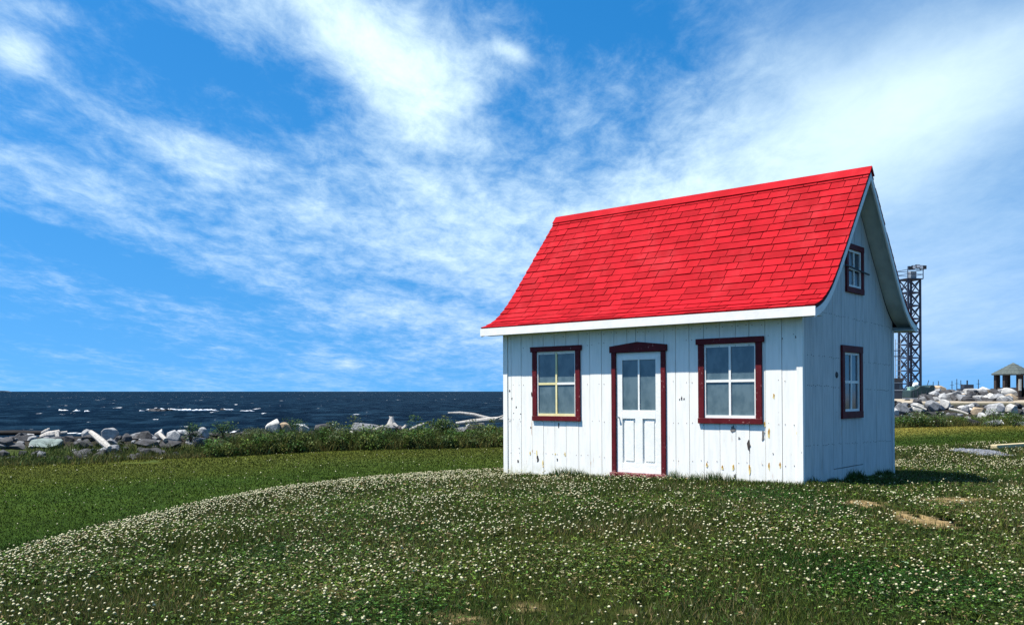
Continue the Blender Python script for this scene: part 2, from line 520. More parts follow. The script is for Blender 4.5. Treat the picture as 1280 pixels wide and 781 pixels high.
def fnoise(x, y, s, seed=0):
    """cheap smooth noise, about -1..1"""
    r = np.random.default_rng(seed)
    v = 0.0
    for k in range(5):
        a = r.uniform(0, 2 * math.pi); f = s * r.uniform(0.7, 1.5); p = r.uniform(0, 6.28)
        v = v + np.sin((x * math.cos(a) + y * math.sin(a)) * f + p + 1.3 * np.sin((y * math.cos(a) - x * math.sin(a)) * f * 0.7 + p * 2))
    return v / 3.0

SEA = -5.6
def ground_z(x, y):
    x = np.asarray(x, float); y = np.asarray(y, float)
    de = signed_dist(EDGE, x, y)
    ds = signed_dist(SHORE, x, y)
    zl = -2.15 + 0.17 * sstep(0, 25, x) + 0.03 * fnoise(x, y, 0.25, 3)
    zp = plateau(x, y) + 0.012 * fnoise(x, y, 1.6, 4)
    z = zp + (zl - zp) * sstep(-0.5, 2.7, de)
    left = zl + 0.50 * sstep(0.8, 3.0, ds) + (-7.4 - zl - 0.50) * sstep(5.5, 16, ds)
    right = zl + (-0.78 - zl) * sstep(2.5, 10, ds) + (-7.4 + 0.78) * sstep(170, 200, ds)
    k = sstep(10, 16, x)
    zs = left + (right - left) * k
    return np.where(ds > 0.8, zs, z + (left - zl) * 0.0) if np.ndim(z) else float(zs if ds > 0.8 else z)

def gz(x, y):
    return float(ground_z(np.array([x]), np.array([y]))[0])

def at(px, py, Yd):
    """world point seen at a photo pixel, at depth Yd"""
    return Vector(((px - 640) / FPX * Yd, Yd, (489 - py) / FPX * Yd))

# bare earth: (x, y, half x, half y, strength)
DIRT = [(6.6, 12.1, 2.2, .6, .58), (8.2, 12.3, 1.6, .55, .60), (4.55, 11.9, .35, .45, .9), (4.72, 10.7, .33, .7, 1.0), (6.3, 12.6, .9, .45, .8), (7.4, 12.9, .9, .5, .7), (8.6, 13.0, 1.0, .5, .7), (-.85, 5.95, .24, .17, .9), (-.25, 6.4, .42, .28, .5), (.1, 6.8, .22, .2, .45),
        (.9, 6.6, .18, .16, .5), (-1.7, 6.0, .2, .15, .6), (-1.6, 7.4, .6, .5, .3), (2.3, 6.7, .3, .25, .3), (5.6, 11.4, .6, .35, .45)]
def dirt(x, y):
    v = 0.0
    n = fnoise(x, y, 6, 21) * 0.35 + fnoise(x, y, 17, 22) * 0.28 + fnoise(x, y, 31, 23) * 0.2
    for cx, cy, hx, hy, s in DIRT:
        v = np.maximum(v, s * np.exp(-(((x - cx) / hx) ** 2 + ((y - cy) / hy) ** 2)))
    return np.clip((v * (1 + 1.5 * n) - 0.26) * 1.9, 0, 1)
def gravel(x, y):
    q = ((x - 13.5 - 0.20 * (y - 26.6)) / .62) ** 2 + ((y - 26.6) / 2.0) ** 2
    return np.clip((1.05 - q + 0.3 * fnoise(x, y, 3, 8)) * 2.5, 0, 1)

def lawn_colour(x, y):
    """own colour of the turf: clover green on the mound, mown olive lawn beyond, dry strips by the shore"""
    de = signed_dist(EDGE, x, y); ds = signed_dist(SHORE, x, y)
    n = fnoise(x, y, 0.8, 5)[..., None]; n2 = fnoise(x, y, 2.6, 6)[..., None]
    mound = np.array([.064, .090, .015]) + n * np.array([.010, .006, .002]) + n2 * np.array([.008, .006, .001])
    lush = np.array([.030, .070, .009])
    k = np.clip(fnoise(x, y, 1.1, 15) * 1.6 - 0.55, 0, 1)[..., None]
    mound = mound * (1 - k) + lush * k
    lawn = np.array([.034, .058, .006]) + n * np.array([.005, .003, .0])
    dry = np.array([.090, .080, .015])
    green = np.array([.017, .040, .004])
    w = sstep(-8.5, -0.5, ds + 0.8 * fnoise(x, y, .3, 9))[..., None] * (0.38 + 0.62 * sstep(5, 14, x)[..., None])
    dry = dry * (1 + .95 * sstep(8, 14, x))[..., None]
    lawn = lawn * (1 - w) + dry * w
    g = (sstep(8, 2, de) * sstep(12, 0, x))[..., None] * 0.75
    lawn = lawn * (1 - g) + green * g
    o = sstep(0.2, 1.6, de)[..., None]
    c = mound * (1 - o) + lawn * o
    s = sstep(0.2, 1.5, ds)[..., None]
    return np.clip(c * (1 - s) + np.array([.045, .065, .016]) * s, 0.004, 1)

# ------------------------------------------------------------------ ground, sea, far land
def axis(parts):
    out = []
    for a, b, s in parts:
        out += list(np.arange(a, b, s))
    return np.array(sorted(set(np.round(out, 4))))

gx = axis([(-3000, -300, 300), (-300, -60, 30), (-60, -18, 3), (-18, 26, 0.22), (-3, 9.6, 0.09), (26, 60, 1.0), (60, 200, 10), (200, 3001, 200)])
gy = axis([(-600, -60, 60), (-60, -4, 4), (-4, 40, 0.22), (5.2, 14, 0.09), (40, 75, 0.7), (75, 300, 7), (300, 501, 50)])
GX, GY = np.meshgrid(gx, gy)
GZ = ground_z(GX, GY)
nxg, nyg = len(gx), len(gy)
idx = np.arange(nxg * nyg).reshape(nyg, nxg)
F = np.stack([idx[:-1, :-1], idx[:-1, 1:], idx[1:, 1:], idx[1:, :-1]], -1).reshape(-1, 4)
gc = lawn_colour(GX, GY)
dm = dirt(GX, GY)[..., None]
earth = np.array([.21, .152, .074])
under = gc * (0.28 + 0.72 * sstep(0.5, 1.5, signed_dist(EDGE, GX, GY))[..., None])   # thatch below the tall clover, darkened to paint in the shade of its gaps
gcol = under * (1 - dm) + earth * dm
gm = gravel(GX, GY)[..., None]
gcol = gcol * (1 - gm) + np.array([.11, .115, .13]) * gm
sand = (sstep(9, 14, GX) * sstep(7.5, 10.5, signed_dist(SHORE, GX, GY)))[..., None]
gcol = gcol * (1 - sand) + np.array([.33, .28, .21]) * sand
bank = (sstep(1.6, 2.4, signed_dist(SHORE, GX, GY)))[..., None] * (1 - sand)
gcol = gcol * (1 - bank) + np.array([.030, .027, .022]) * bank  # dark bank soil, with the shade between boulders put into its colour

def mat_ground():
    m, t, b = new_mat('turf_and_soil')
    at_ = t.n('ShaderNodeVertexColor', layer_name='Col')
    ge = t.n('ShaderNodeNewGeometry')
    Pw = ge.outputs['Position']
    f1 = t.noise(Pw, 3.0, 6, 0.7)
    f2 = t.noise(t.mapping(Pw, (1, .6, 1)), 22, 5, 0.7)
    v = t.math('ADD', t.ramp(f1, 0.25, 0.75, -0.35, 0.35), t.ramp(f2, 0.25, 0.75, -0.45, 0.45))
    hs = t.n('ShaderNodeHueSaturation')
    t.link(at_.outputs[0], hs.inputs['Color'])
    t.link(t.math('ADD', v, 1.0), hs.inputs['Value'])
    t.link(hs.outputs[0], b.inputs['Base Color'])
    b.inputs['Roughness'].default_value = 0.95
    b.inputs['Specular IOR Level'].default_value = 0.05
    bp = t.n('ShaderNodeBump'); bp.inputs['Strength'].default_value = 0.5; bp.inputs['Distance'].default_value = 0.02
    t.link(t.noise(Pw, 30, 5, 0.7), bp.inputs['Height'])
    t.link(bp.outputs[0], b.inputs['Normal'])
    return m
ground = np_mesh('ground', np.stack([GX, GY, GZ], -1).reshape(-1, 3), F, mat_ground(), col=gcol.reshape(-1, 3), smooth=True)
tag(ground, 'grassy mound and mown lawn running down to the rocky shore', kind='structure')

def mat_sea():
    m, t, b = new_mat('sea_water')
    ge = t.n('ShaderNodeNewGeometry')
    Pw = ge.outputs['Position']
    n = t.noise(t.mapping(Pw, (.012, .006, 1)), 1.0, 5, 0.6)
    col = t.mix(t.ramp(n, 0.3, 0.7), (0.0016, 0.0065, 0.015), (0.0030, 0.0105, 0.023))
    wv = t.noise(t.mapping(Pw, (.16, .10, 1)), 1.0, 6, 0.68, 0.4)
    col = t.mix(t.ramp(wv, 0.45, 0.62), col, (0.0085, 0.024, 0.042))  # light and dark of the waves put into the colour, reflection nearly off
    # white caps
    cap = t.math('MULTIPLY', t.ramp(t.noise(t.mapping(Pw, (.22, .07, 1)), 1.0, 5, 0.6), 0.675, 0.71), t.ramp(t.noise(t.mapping(Pw, (.011, .006, 1), (0, 0, 0), (5, 3, 0)), 1.0, 2, 0.5), 0.46, 0.56))
    col = t.mix(cap, col, (0.75, 0.78, 0.8))
    t.link(col, b.inputs['Base Color'])
    b.inputs['Roughness'].default_value = 0.5
    b.inputs['IOR'].default_value = 1.33
    b.inputs['Specular IOR Level'].default_value = 0.003
    bp = t.n('ShaderNodeBump'); bp.inputs['Strength'].default_value = 1.0; bp.inputs['Distance'].default_value = 1.2
    t.link(t.noise(t.mapping(Pw, (.3, .16, 1)), 1.0, 6, 0.65, 0.3), bp.inputs['Height'])
    t.link(bp.outputs[0], b.inputs['Normal'])
    return m
sx_ = axis([(-40000, -4000, 4000), (-4000, -400, 400), (-400, 401, 8), (800, 4001, 400), (8000, 40001, 4000)])
sy_ = axis([(-400, 30, 60), (30, 420, 5), (420, 1200, 40), (1200, 5000, 400), (5000, 45001, 4000)])
SX, SY = np.meshgrid(sx_, sy_)
fade = sstep(60, 110, SY) * sstep(1100, 600, SY) * sstep(420, 300, np.abs(SX))
SZ = SEA + fade * (0.22 * np.sin(SY * 0.42 + 0.6 * np.sin(SX * 0.06) + SX * 0.05) + 0.2 * fnoise(SX, SY, 0.33, 31))
si = np.arange(SX.size).reshape(SX.shape)
SF = np.stack([si[:-1, :-1], si[:-1, 1:], si[1:, 1:], si[1:, :-1]], -1).reshape(-1, 4)
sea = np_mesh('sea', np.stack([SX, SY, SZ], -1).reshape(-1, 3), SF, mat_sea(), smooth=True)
tag(sea, 'dark blue choppy sea with small white caps', kind='structure')

# headland far off on the horizon, at the edge of the frame
hb = MB()
pr = [(-9400, -6), (-8600, 8), (-7600, 20), (-7250, 16), (-7100, 20), (-6960, 10), (-6840, 8), (-6780, -6)]
hb.prism(pr, 1, 12400, 12500)
tag(hb.build('far_headland', mat_simple('far_land', (.05, .07, .09), (.07, .09, .11), .01, 0.95)), 'low dark headland on the horizon at the far left', kind='structure')

# ------------------------------------------------------------------ the cottage
L, W, OV, G = 5.964, 4.205, 0.285, 0.338
AXA = Vector((-0.76471276, 0.64432755, -0.00751028))
AXB = Vector((0.644348982, 0.764731355, -0.000586472))
AXC = Vector((-0.00536547, 0.00528772, 0.99997163))
cottage = empty('cottage')
mw = Matrix.Identity(4)
for r in range(3):
    mw[r][0] = -AXA[r]; mw[r][1] = AXB[r]; mw[r][2] = AXC[r]
mw[0][3], mw[1][3], mw[2][3] = 4.4219, 14.0, -1.45
cottage.matrix_world = mw
tag(cottage, 'small white plank cottage with steep flared red roof on the clover mound', 'cottage')
# local frame: x along the front (0 at the near corner, -L at the far left), y into the house, z up
RB = 2.125
prof_pts = [(0, 5.17), (.4, 4.685), (.8, 4.20), (1.2, 3.715), (1.5, 3.365), (1.75, 3.10), (2.0, 2.905), (2.2, 2.80), (2.42, 2.725)]
prof = spline(prof_pts, 5)
pd = np.array([p[0] for p in prof]); pc = np.array([p[1] for p in prof])
arc = np.concatenate([[0], np.cumsum(np.hypot(np.diff(pd), np.diff(pc)))])
def roof_c(d): return float(np.interp(abs(d), pd, pc))
def on_arc(s):
    d = float(np.interp(s, arc, pd)); return d, float(np.interp(s, arc, pc))

CZ0 = -0.42                       # boards run down into the ground
def opening_pieces(x0, x1, z0, z1, holes):
    rects = [(x0, x1, z0, z1)]
    for hx0, hx1, hz0, hz1 in holes:
        nxt = []
        for a0, a1, b0, b1 in rects:
            if a1 <= hx0 or a0 >= hx1 or b1 <= hz0 or b0 >= hz1:
                nxt.append((a0, a1, b0, b1)); continue
            if b0 < hz0: nxt.append((a0, a1, b0, hz0))
            if b1 > hz1: nxt.append((a0, a1, hz1, b1))
            zz0, zz1 = max(b0, hz0), min(b1, hz1)
            if a0 < hx0 - .012: nxt.append((a0, hx0, zz0, zz1))
            if a1 > hx1 + .012: nxt.append((hx1, a1, zz0, zz1))
        rects = nxt
    return rects

# --- front wall
WIN = [(5.248, 4.142), (1.752, .640)]          # a-ranges of the front windows (outer casing)
WZ0, WZ1 = 0.94, 2.225
DOORA = (3.46, 2.37)
holes = [(-a0 + .10, -a1 - .10, WZ0 + .06, WZ1 - .05) for a0, a1 in WIN] + [(-DOORA[0] + .07, -DOORA[1] - .07, -.5, 2.17)]
def wall_with_holes(name, x0, x1, z0, z1, holes, y0, y1, parent):
    mb = MB()
    for a0, a1, b0, b1 in opening_pieces(x0, x1, z0, z1, holes):
        mb.box(a0, a1, y0, y1, b0, b1)
    return mb.build(name, M['wall_core'], parent)
front = wall_with_holes('wall', -L + .03, -.03, CZ0, 2.62, [], .055, .15, cottage)
seams = [5.87, 5.79, 5.54, 5.267, 5.004, 4.739, 4.475, 4.193, 3.943, 3.687, 3.42, 3.15, 2.97, 2.78, 2.41, 2.19, 1.933, 1.668, 1.38, 1.099, .866, .597, .322, .085]
gap = .0045
for i in range(len(seams) - 1):
    x0, x1 = -seams[i] + gap, -seams[i + 1] - gap
    dy = random.uniform(-.002, .003)
    for a0, a1, b0, b1 in opening_pieces(x0, x1, CZ0, 2.60, holes):
        MB().box(a0, a1, dy, .05, b0, b1).build('plank', M['board'], front)
MB().box(-.08, .016, -.018, .05, CZ0, 2.59).build('corner_board', M['board'], front)
MB().box(-L - .016, -seams[0] - .006, -.018, .05, CZ0, 2.59).build('corner_board', M['board'], front)

# --- back wall and far gable (plain boards, hardly ever seen)
back = MB().box(-L + .03, -.03, W - .15, W - .055, CZ0, 2.62).build('wall', M['wall_core'], cottage)
xs = np.linspace(0, L, 18)
for i in range(17):
    MB().box(-xs[i + 1] + gap, -xs[i] - gap, W - .05, W, CZ0, 2.60).build('plank', M['board'], back)

def gable(xin, xout, seams_b, holes, bmat, sgn):
    """a gable wall in the y-z plane, boards cut to the roof line"""
    def top(y): return roof_c(y - RB) - .115
    ys = sorted(set(list(np.linspace(.05, W - .05, 41)) + [RB]))
    core = MB().prism([(ys[0], CZ0)] + [(ys[-1], CZ0)] + [(y, top(y) - .02) for y in reversed(ys)], 0, min(xin), max(xin)).build('wall', M['wall_core'], cottage)
    for i in range(len(seams_b) - 1):
        y0, y1 = seams_b[i] + gap, seams_b[i + 1] - gap
        dx = random.uniform(-.003, .003)
        lo, hi = min(xout) + (dx if sgn < 0 else 0), max(xout) + (dx if sgn > 0 else 0)
        segs = opening_pieces(y0, y1, CZ0, 9.0, holes)
        for a0, a1, b0, b1 in segs:
            if b1 > 8:
                yy = [a0] + [y for y in (RB,) if a0 < y < a1] + list(np.linspace(a0, a1, 6)[1:-1]) + [a1]
                yy = sorted(set(yy))
                poly = [(a0, b0), (a1, b0)] + [(y, top(y)) for y in reversed(yy)]
            else:
                poly = [(a0, b0), (a1, b0), (a1, b1), (a0, b1)]
            MB().prism(poly, 0, lo, hi).build('plank', bmat, core)
    return core
SW = (1.574, 2.532, 1.0, 2.2187)                 # side window casing (y0,y1,z0,z1)
GW = (1.80, 2.624, 3.1177, 3.9437)               # gable window
sh = [(SW[0] + .09, SW[1] - .09, SW[2] + .09, SW[3] - .09), (GW[0] + .08, GW[1] - .08, GW[2] + .08, GW[3] - .08)]
sb = [.0, .39, .80, 1.255, 1.62, 1.95, 2.27, 2.6, 2.95, 3.3, 3.68, 4.02, W]
sh2 = sh + [(1.255, 2.6, .180, .194)]            # the cut across the low hatch
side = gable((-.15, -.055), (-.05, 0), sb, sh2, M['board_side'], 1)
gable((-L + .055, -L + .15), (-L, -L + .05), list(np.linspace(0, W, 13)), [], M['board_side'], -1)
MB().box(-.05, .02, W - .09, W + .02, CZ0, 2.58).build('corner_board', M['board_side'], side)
# iron vent plate beside the side window
vp = MB().tube([(0.0, 1.40, 1.72), (.012, 1.40, 1.72)], [.055, .045], 12).build('vent_plate', M['iron'], side)
# nail heads in rows
def nails(rows, faces, parent, mat, name='nail_heads'):
    mb = MB()
    for p, n in rows:
        p = Vector(p); n = Vector(n)
        mb.tube([p - n * .002, p + n * .004], [.007, .005], 5)
    o = mb.build(name, mat, parent); o['kind'] = 'stuff'
rw = []
for z in (.32, .95, 1.62, 2.32, 2.50):
    for i in range(len(seams) - 1):
        for f in (.2, .8):
            a = seams[i] + (seams[i + 1] - seams[i]) * f
            if any(a1 - .02 < a < a0 + .02 and WZ0 - .02 < z < WZ1 + .1 for a0, a1 in WIN) or (DOORA[1] - .02 < a < DOORA[0] + .02 and z < 2.36): continue
            if random.random() < .75: rw.append(((-a, -.002, z + random.uniform(-.015, .015)), (0, -1, 0)))
nails(rw, None, front, M['rust'])
rw = []
for z in (.62, 1.55, 2.02, 2.72):
    for y in np.arange(.06, W - .1, .075):
        if SW[0] - .03 < y < SW[1] + .03 and SW[2] < z < SW[3]: continue
        if random.random() < .7: rw.append(((.002, y, z - .02 * y + random.uniform(-.012, .012)), (1, 0, 0)))
nails(rw, None, side, M['iron'])

# paint flakes and rust runs: irregular thin patches on the boards
OW = Vector(mw.translation)
def front_at(px, py):
    """where on the front boards (local x, z) a photo pixel falls"""
    d = Vector(((px - 640) / FPX, 1, (489 - py) / FPX))
    w = d * (AXB.dot(OW) / AXB.dot(d)) - OW
    return -w.dot(AXA), w.dot(AXC)
def patch(px, py, w, h, mat, name, rag=.35, n=11, depth=-.0045):
    x, z = front_at(px, py)
    w *= 15.5 / FPX / 2 * 1.25; h *= 15.5 / FPX / 2
    pts = []
    for k in range(n):
        a = 2 * math.pi * k / n
        r = 1 + random.uniform(-rag, rag)
        pts.append((x + math.cos(a) * w * r, z + math.sin(a) * h * r))
    MB().prism(pts, 1, depth, depth + .0015).build(name, mat, front)
M['bare_wood'] = mat_simple('bare_grey_wood', (.22, .21, .20), (.10, .09, .085), 30, .9)
M['bare_dark'] = mat_simple('bare_dark_wood', (.04, .036, .036), (.075, .06, .05), 30, .9)
M['rust_run'] = mat_simple('rust_run', (.55, .30, .07), (.36, .16, .035), 25, .85, stretch=(1, 1, .2))
M['rust_pale'] = mat_simple('rust_pale', (.78, .66, .32), (.70, .52, .20), 20, .85, stretch=(1, 1, .2))
random.seed(77)
for px, py, h in ((883.6, 581, 6), (903, 584, 6), (916.8, 584, 7), (936.8, 586, 11), (961.3, 583, 9), (975.2, 581, 7), (961.3, 541, 10), (967.5, 495, 6), (997.3, 541, 7), (998.3, 556.5, 5), (997.3, 494, 5), (955.8, 530, 6), (1000.5, 543, 6)):
    patch(px, py, 2.1, h, M['rust_pale'], 'rust_stain')
    patch(px, py - h * .18, 1.2, h * .6, M['rust_run'], 'rust_stain', depth=-.0062)
for px, py, w, h in ((915.9, 536, 5, 9), (953.7, 544.4, 3.0, 12), (923.9, 547.5, 2, 3), (918.3, 595, 3, 6), (994.5, 421, 1.2, 3), (978, 423, 1, 2), (966.6, 567, 1, 3)):
    patch(px, py, w, h, M['bare_wood'], 'paint_flake', .45)
for px, py, w, h in ((936.2, 556.7, 3, 14), (849.5, 499, 1.2, 2.2), (852.3, 497.5, 1.4, 4.5), (855, 498.5, 1.2, 3), (672.2, 573.6, 2.6, 9), (698.5, 531.5, 1.6, 6), (664.5, 492, 2, 7), (647.6, 576.5, 2, 5), (696.8, 574, 1.6, 4), (637, 488, 1.5, 4), (640, 498, 1.2, 3), (645.5, 509, 2, 2.5), (642, 516, 1.2, 1.5), (651, 517, 1.4, 1.4), (637.5, 526, 1.3, 1.3), (650.5, 526.5, 1.2, 1.2), (663.5, 534, 1.4, 2.2), (649, 560, 1.2, 1.5)):
    patch(px, py, w, h, M['bare_dark'], 'paint_flake', .45)
for px, py, h in ((662.7, 566, 5), (671, 566, 9), (678.7, 578, 7), (694, 567, 3.5), (706.4, 567.5, 7), (679, 583, 3)):
    patch(px, py, 1.8, h, M['rust_pale'], 'rust_stain')

# --- roof
x0r, x1r = -L - G, G
TH = .055
def shell_poly(sgn, dtop, dbot):
    up = [(RB + sgn * d, c - dtop) for d, c in prof]
    lo = [(RB + sgn * d, c - dbot) for d, c in prof]
    return up + lo[::-1]
roof_mb = MB()
for s in (-1, 1):
    roof_mb.prism(shell_poly(s, .012, TH), 0, x0r + .008, x1r - .008)
roof = roof_mb.build('roof', mat_simple('roof_deck_edge', (.06, .008, .010), (.04, .006, .008), 6, .8), cottage)
for s in (-1, 1):
    # soffit lining below the overhanging gable ends
    for a0, a1 in ((-.002, x1r - .03), (x0r + .03, -L + .002)):
        MB().prism(shell_poly(s, TH + .003, TH + .02), 0, min(a0, a1), max(a0, a1)).build('soffit', M['soffit'], roof)
    for a0, a1 in ((x1r - .03, x1r - .004), (x0r + .004, x0r + .03)):
        MB().prism(shell_poly(s, TH + .002, TH + .125), 0, min(a0, a1), max(a0, a1)).build('rake_board', M['trim_white'], roof)
ye = RB - 2.42
MB().box(x0r, x1r + .001, ye - .022, ye + .006, 2.565, 2.705).build('fascia', M['trim_white'], roof)
MB().box(x0r + .01, x1r - .005, ye + .008, -.002, 2.575, 2.592).build('soffit', M['soffit'], roof)
yb = RB + 2.42
MB().box(x0r, x1r + .001, yb - .006, yb + .022, 2.565, 2.705).build('fascia', M['trim_white'], roof)
MB().box(x0r + .01, x1r - .005, W + .024, yb - .008, 2.575, 2.592).build('soffit', M['soffit'], roof)
# shingles: courses laid from the eave upward, each tab a wedge a little proud of the one below
unit = MB().add([(0, 0, 0), (1, 0, 0), (1, 1, 0), (0, 1, 0), (0, 0, 1), (1, 0, 1), (1, 1, .25), (0, 1, .25)], BOXF)
unit_o = unit.build('shingle', M['shingle'])
unit_me = unit_o.data
bpy.data.objects.remove(unit_o)
SL = arc[-1]
NC = 20
expo = [(.195 if k > 4 else .165) for k in range(60)]
tabs = []
s_cur = SL + .012
k = 0
while s_cur > .12:
    e = expo[k]
    if k > 4: e = (SL - 5 * .165 - .02) / 15.0
    tabs.append((s_cur, e)); s_cur -= e; k += 1
def course_tabs(rnd):
    out = []
    x = x0r - rnd.uniform(0, .25)
    while x < x1r:
        w = rnd.choice([.20, .24, .28, .30, .32, .34, .38, .46, .56])
        out.append((max(x, x0r), min(x + w, x1r) ))
        x += w
    return [(a, b) for a, b in out if b - a > .03]
def tab_matrix(side_s, sbot, e, a, b, rnd):
    d0, c0 = on_arc(min(sbot, SL)); d1, c1 = on_arc(max(min(sbot, SL) - e * 1.15, 0))
    lo = Vector((0, RB + side_s * d0, c0)); hi = Vector((0, RB + side_s * d1, c1))
    if sbot > SL: lo += (lo - hi).normalized() * (sbot - SL)
    up = (hi - lo); ln = up.length; up.normalize()
    xa = Vector((1, 0, 0)) if side_s < 0 else Vector((-1, 0, 0))
    nrm = xa.cross(up).normalized()
    th = .021 + rnd.uniform(-.004, .006)
    skew = rnd.uniform(-.004, .004)
    if side_s > 0: a, b = b, a
    org = Vector((a, lo.y, lo.z)) + up * skew + xa * .005 - nrm * .006
    m = Matrix.Identity(4)
    wd = abs(b - a) - .011
    for r in range(3):
        m[r][0] = xa[r] * wd; m[r][1] = up[r] * ln; m[r][2] = nrm[r] * th; m[r][3] = org[r]
    return m
rnd = random.Random(5)
allt = []
for ss in (-1, 1):
    for sbot, e in tabs:
        for a, b in course_tabs(rnd):
            allt.append((ss, tab_matrix(ss, sbot, e, a, b, rnd), (b - a) * e, a))
front_t = [t for t in allt if t[0] < 0]
front_t.sort(key=lambda t: -(t[2] * (1 + .06 * t[3])))
own = front_t[:300]
rest = front_t[300:] + [t for t in allt if t[0] > 0]
for _, m, _, _ in own:
    o = bpy.data.objects.new('shingle', unit_me)
    link(o, roof)
    o.matrix_local = m
rb = MB()
for _, m, _, _ in rest:
    rb.add([m @ Vector(v) for v in unit.V], BOXF)
o = rb.build('shingles', M['shingle'], roof); o['kind'] = 'stuff'
vals = np.repeat(rng.uniform(-.16, .10, len(rest)), 8).astype(np.float32)
o.data.attributes.new('shade', 'FLOAT', 'POINT').data.foreach_set('value', vals)
# ridge cap
cp = []
for s in (-1, 1):
    d, c = on_arc(.15)
    up = Vector((-s * d, 5.17 - c)).normalized(); n = Vector((s * abs(up.y), abs(up.x)))
    lo = Vector((RB + s * d, c)) + n * .012; hi = Vector((RB, 5.17)) + Vector((0, .02))
    cp.append([(lo.x, lo.y), (hi.x, hi.y), (hi.x, hi.y + .035), (lo.x + n.x * .022, lo.y + n.y * .022)])
rc = MB()
for p in cp: rc.prism(p, 0, x0r - .012, x1r + .014)
rc.build('ridge_cap', M['shingle'], roof)

# --- windows (the casing is the window; sash, muntins and panes are its pieces)
def front_window(a0, a1, z0, z1, vmat, name='window', label=None):
    x0, x1 = -a0, -a1
    cw = .105
    mb = MB()
    mb.box(x0, x0 + cw, -.036, -.003, z0 + .09, z1 - .001).box(x1 - cw, x1, -.036, -.003, z0 + .09, z1 - .001)
    mb.box(x0 - .006, x1 + .006, -.042, -.003, z0, z0 + .088)
    win = mb.build(name, M['red_trim'], cottage, bevel=.004)
    MB().box(x0 - .035, x1 + .035, -.05, -.003, z1, z1 + .095).build('header', M['red_trim'], win, bevel=.004)
    ix0, ix1, iz0, iz1 = x0 + cw, x1 - cw, z0 + .09, z1
    s = MB(); w = .026
    s.box(ix0, ix0 + w, -.012, .03, iz0, iz1).box(ix1 - w, ix1, -.012, .03, iz0, iz1).box(ix0 + w, ix1 - w, -.012, .03, iz1 - w, iz1)
    s.build('sash', M['trim_white'], win)
    MB().box(ix0 + w, ix1 - w, -.014, .03, iz0, iz0 + .045).build('sash_rail', vmat, win)
    xm, zm = (ix0 + ix1) / 2, (iz0 + iz1) / 2
    MB().box(xm - .018, xm + .018, -.008, .024, iz0 + .045, iz1 - w).build('muntin', vmat, win)
    for p, q in ((ix0 + w, xm - .018), (xm + .018, ix1 - w)):
        MB().box(p, q, -.006, .024, zm - .02, zm + .02).build('muntin', M['trim_white'] if vmat is not M['trim_cream'] or p > xm else M['trim_cream'], win)
        MB().box(p, q, .010, .020, iz0 + .045, zm - .02).build('pane', M['glass'], win)
        MB().box(p, q, .010, .020, zm + .02, iz1 - w).build('pane', M['glass'], win)
    return win
w1 = front_window(*WIN[0], WZ0, WZ1, M['trim_cream']); w1['label'] = 'front window with yellowed glazing bars beside the far corner'
w2 = front_window(*WIN[1], WZ0, WZ1, M['trim_white']); w2['label'] = 'front window with white glazing bars near the corner'

def side_window(y0, y1, z0, z1, cw, glass):
    mb = MB()
    mb.box(.003, .036, y0, y0 + cw, z0 + cw, z1 - cw).box(.003, .036, y1 - cw, y1, z0 + cw, z1 - cw).box(.003, .04, y0 - .005, y1 + .005, z1 - cw, z1).box(.003, .04, y0 - .005, y1 + .005, z0, z0 + cw)
    win = mb.build('window', M['red_trim'], cottage, bevel=.004)
    iy0, iy1, iz0, iz1 = y0 + cw, y1 - cw, z0 + cw, z1 - cw
    w = .04
    MB().box(-.03, .012, iy0, iy0 + w, iz0, iz1).box(-.03, .012, iy1 - w, iy1, iz0, iz1).box(-.03, .012, iy0 + w, iy1 - w, iz1 - w, iz1).box(-.03, .012, iy0 + w, iy1 - w, iz0, iz0 + w).build('sash', M['trim_white'], win)
    ym, zm = (iy0 + iy1) / 2, (iz0 + iz1) / 2
    MB().box(-.024, .008, ym - .02, ym + .02, iz0 + w, iz1 - w).build('muntin', M['trim_white'], win)
    for p, q in ((iy0 + w, ym - .02), (ym + .02, iy1 - w)):
        MB().box(-.024, .006, p, q, zm - .022, zm + .022).build('muntin', M['trim_white'], win)
        MB().box(-.020, -.010, p, q, iz0 + w, zm - .022).build('pane', glass, win)
        MB().box(-.020, -.010, p, q, zm + .022, iz1 - w).build('pane', glass, win)
    return win
w3 = side_window(*SW, .115, M['glass_dark']); w3['label'] = 'window in the shaded gable wall'
w4 = side_window(*GW, .095, M['glass_dark']); w4['label'] = 'small attic window with an iron bar across it'
MB().bar((.05, GW[0] - .10, 3.55), (.05, GW[1] + .20, 3.49), .022).build('bar', M['iron'], w4)

# --- door
dx0, dx1 = -DOORA[0], -DOORA[1]
mb = MB().box(dx0, dx0 + .085, -.036, -.003, .062, 2.148).box(dx1 - .09, dx1, -.036, -.003, .062, 2.148)
casing = mb.build('door_casing', M['red_trim'], cottage, bevel=.004)
xm = (dx0 + dx1) / 2
MB().prism([(dx0 - .03, 2.15), (dx1 + .03, 2.15), (dx1 + .03, 2.262), (xm, 2.325), (dx0 - .03, 2.262)], 1, -.05, -.003).build('header', M['red_trim'], casing, bevel=.004)
MB().box(dx0 - .02, dx1 + .02, -.075, .02, .0, .06).build('sill', M['red_trim'], casing, bevel=.005)
lx0, lx1, lz0, lz1 = dx0 + .087, dx1 - .092, .064, 2.146
lw = lx1 - lx0
d = MB()
st = .12
d.box(lx0, lx0 + st, .004, .045, lz0, lz1).box(lx1 - st, lx1, .004, .045, lz0, lz1)
gx0, gx1 = lx0 + st, lx1 - st
d.box(gx0, gx1, .004, .045, lz1 - .13, lz1).box(gx0, gx1, .004, .045, 1.00, 1.145).box(gx0, gx1, .004, .045, lz0, .225)
pm = (gx0 + gx1) / 2
d.box(pm - .075, pm + .075, .004, .045, .225, 1.00)
door = d.build('door', M['door'], cottage, bevel=.003)
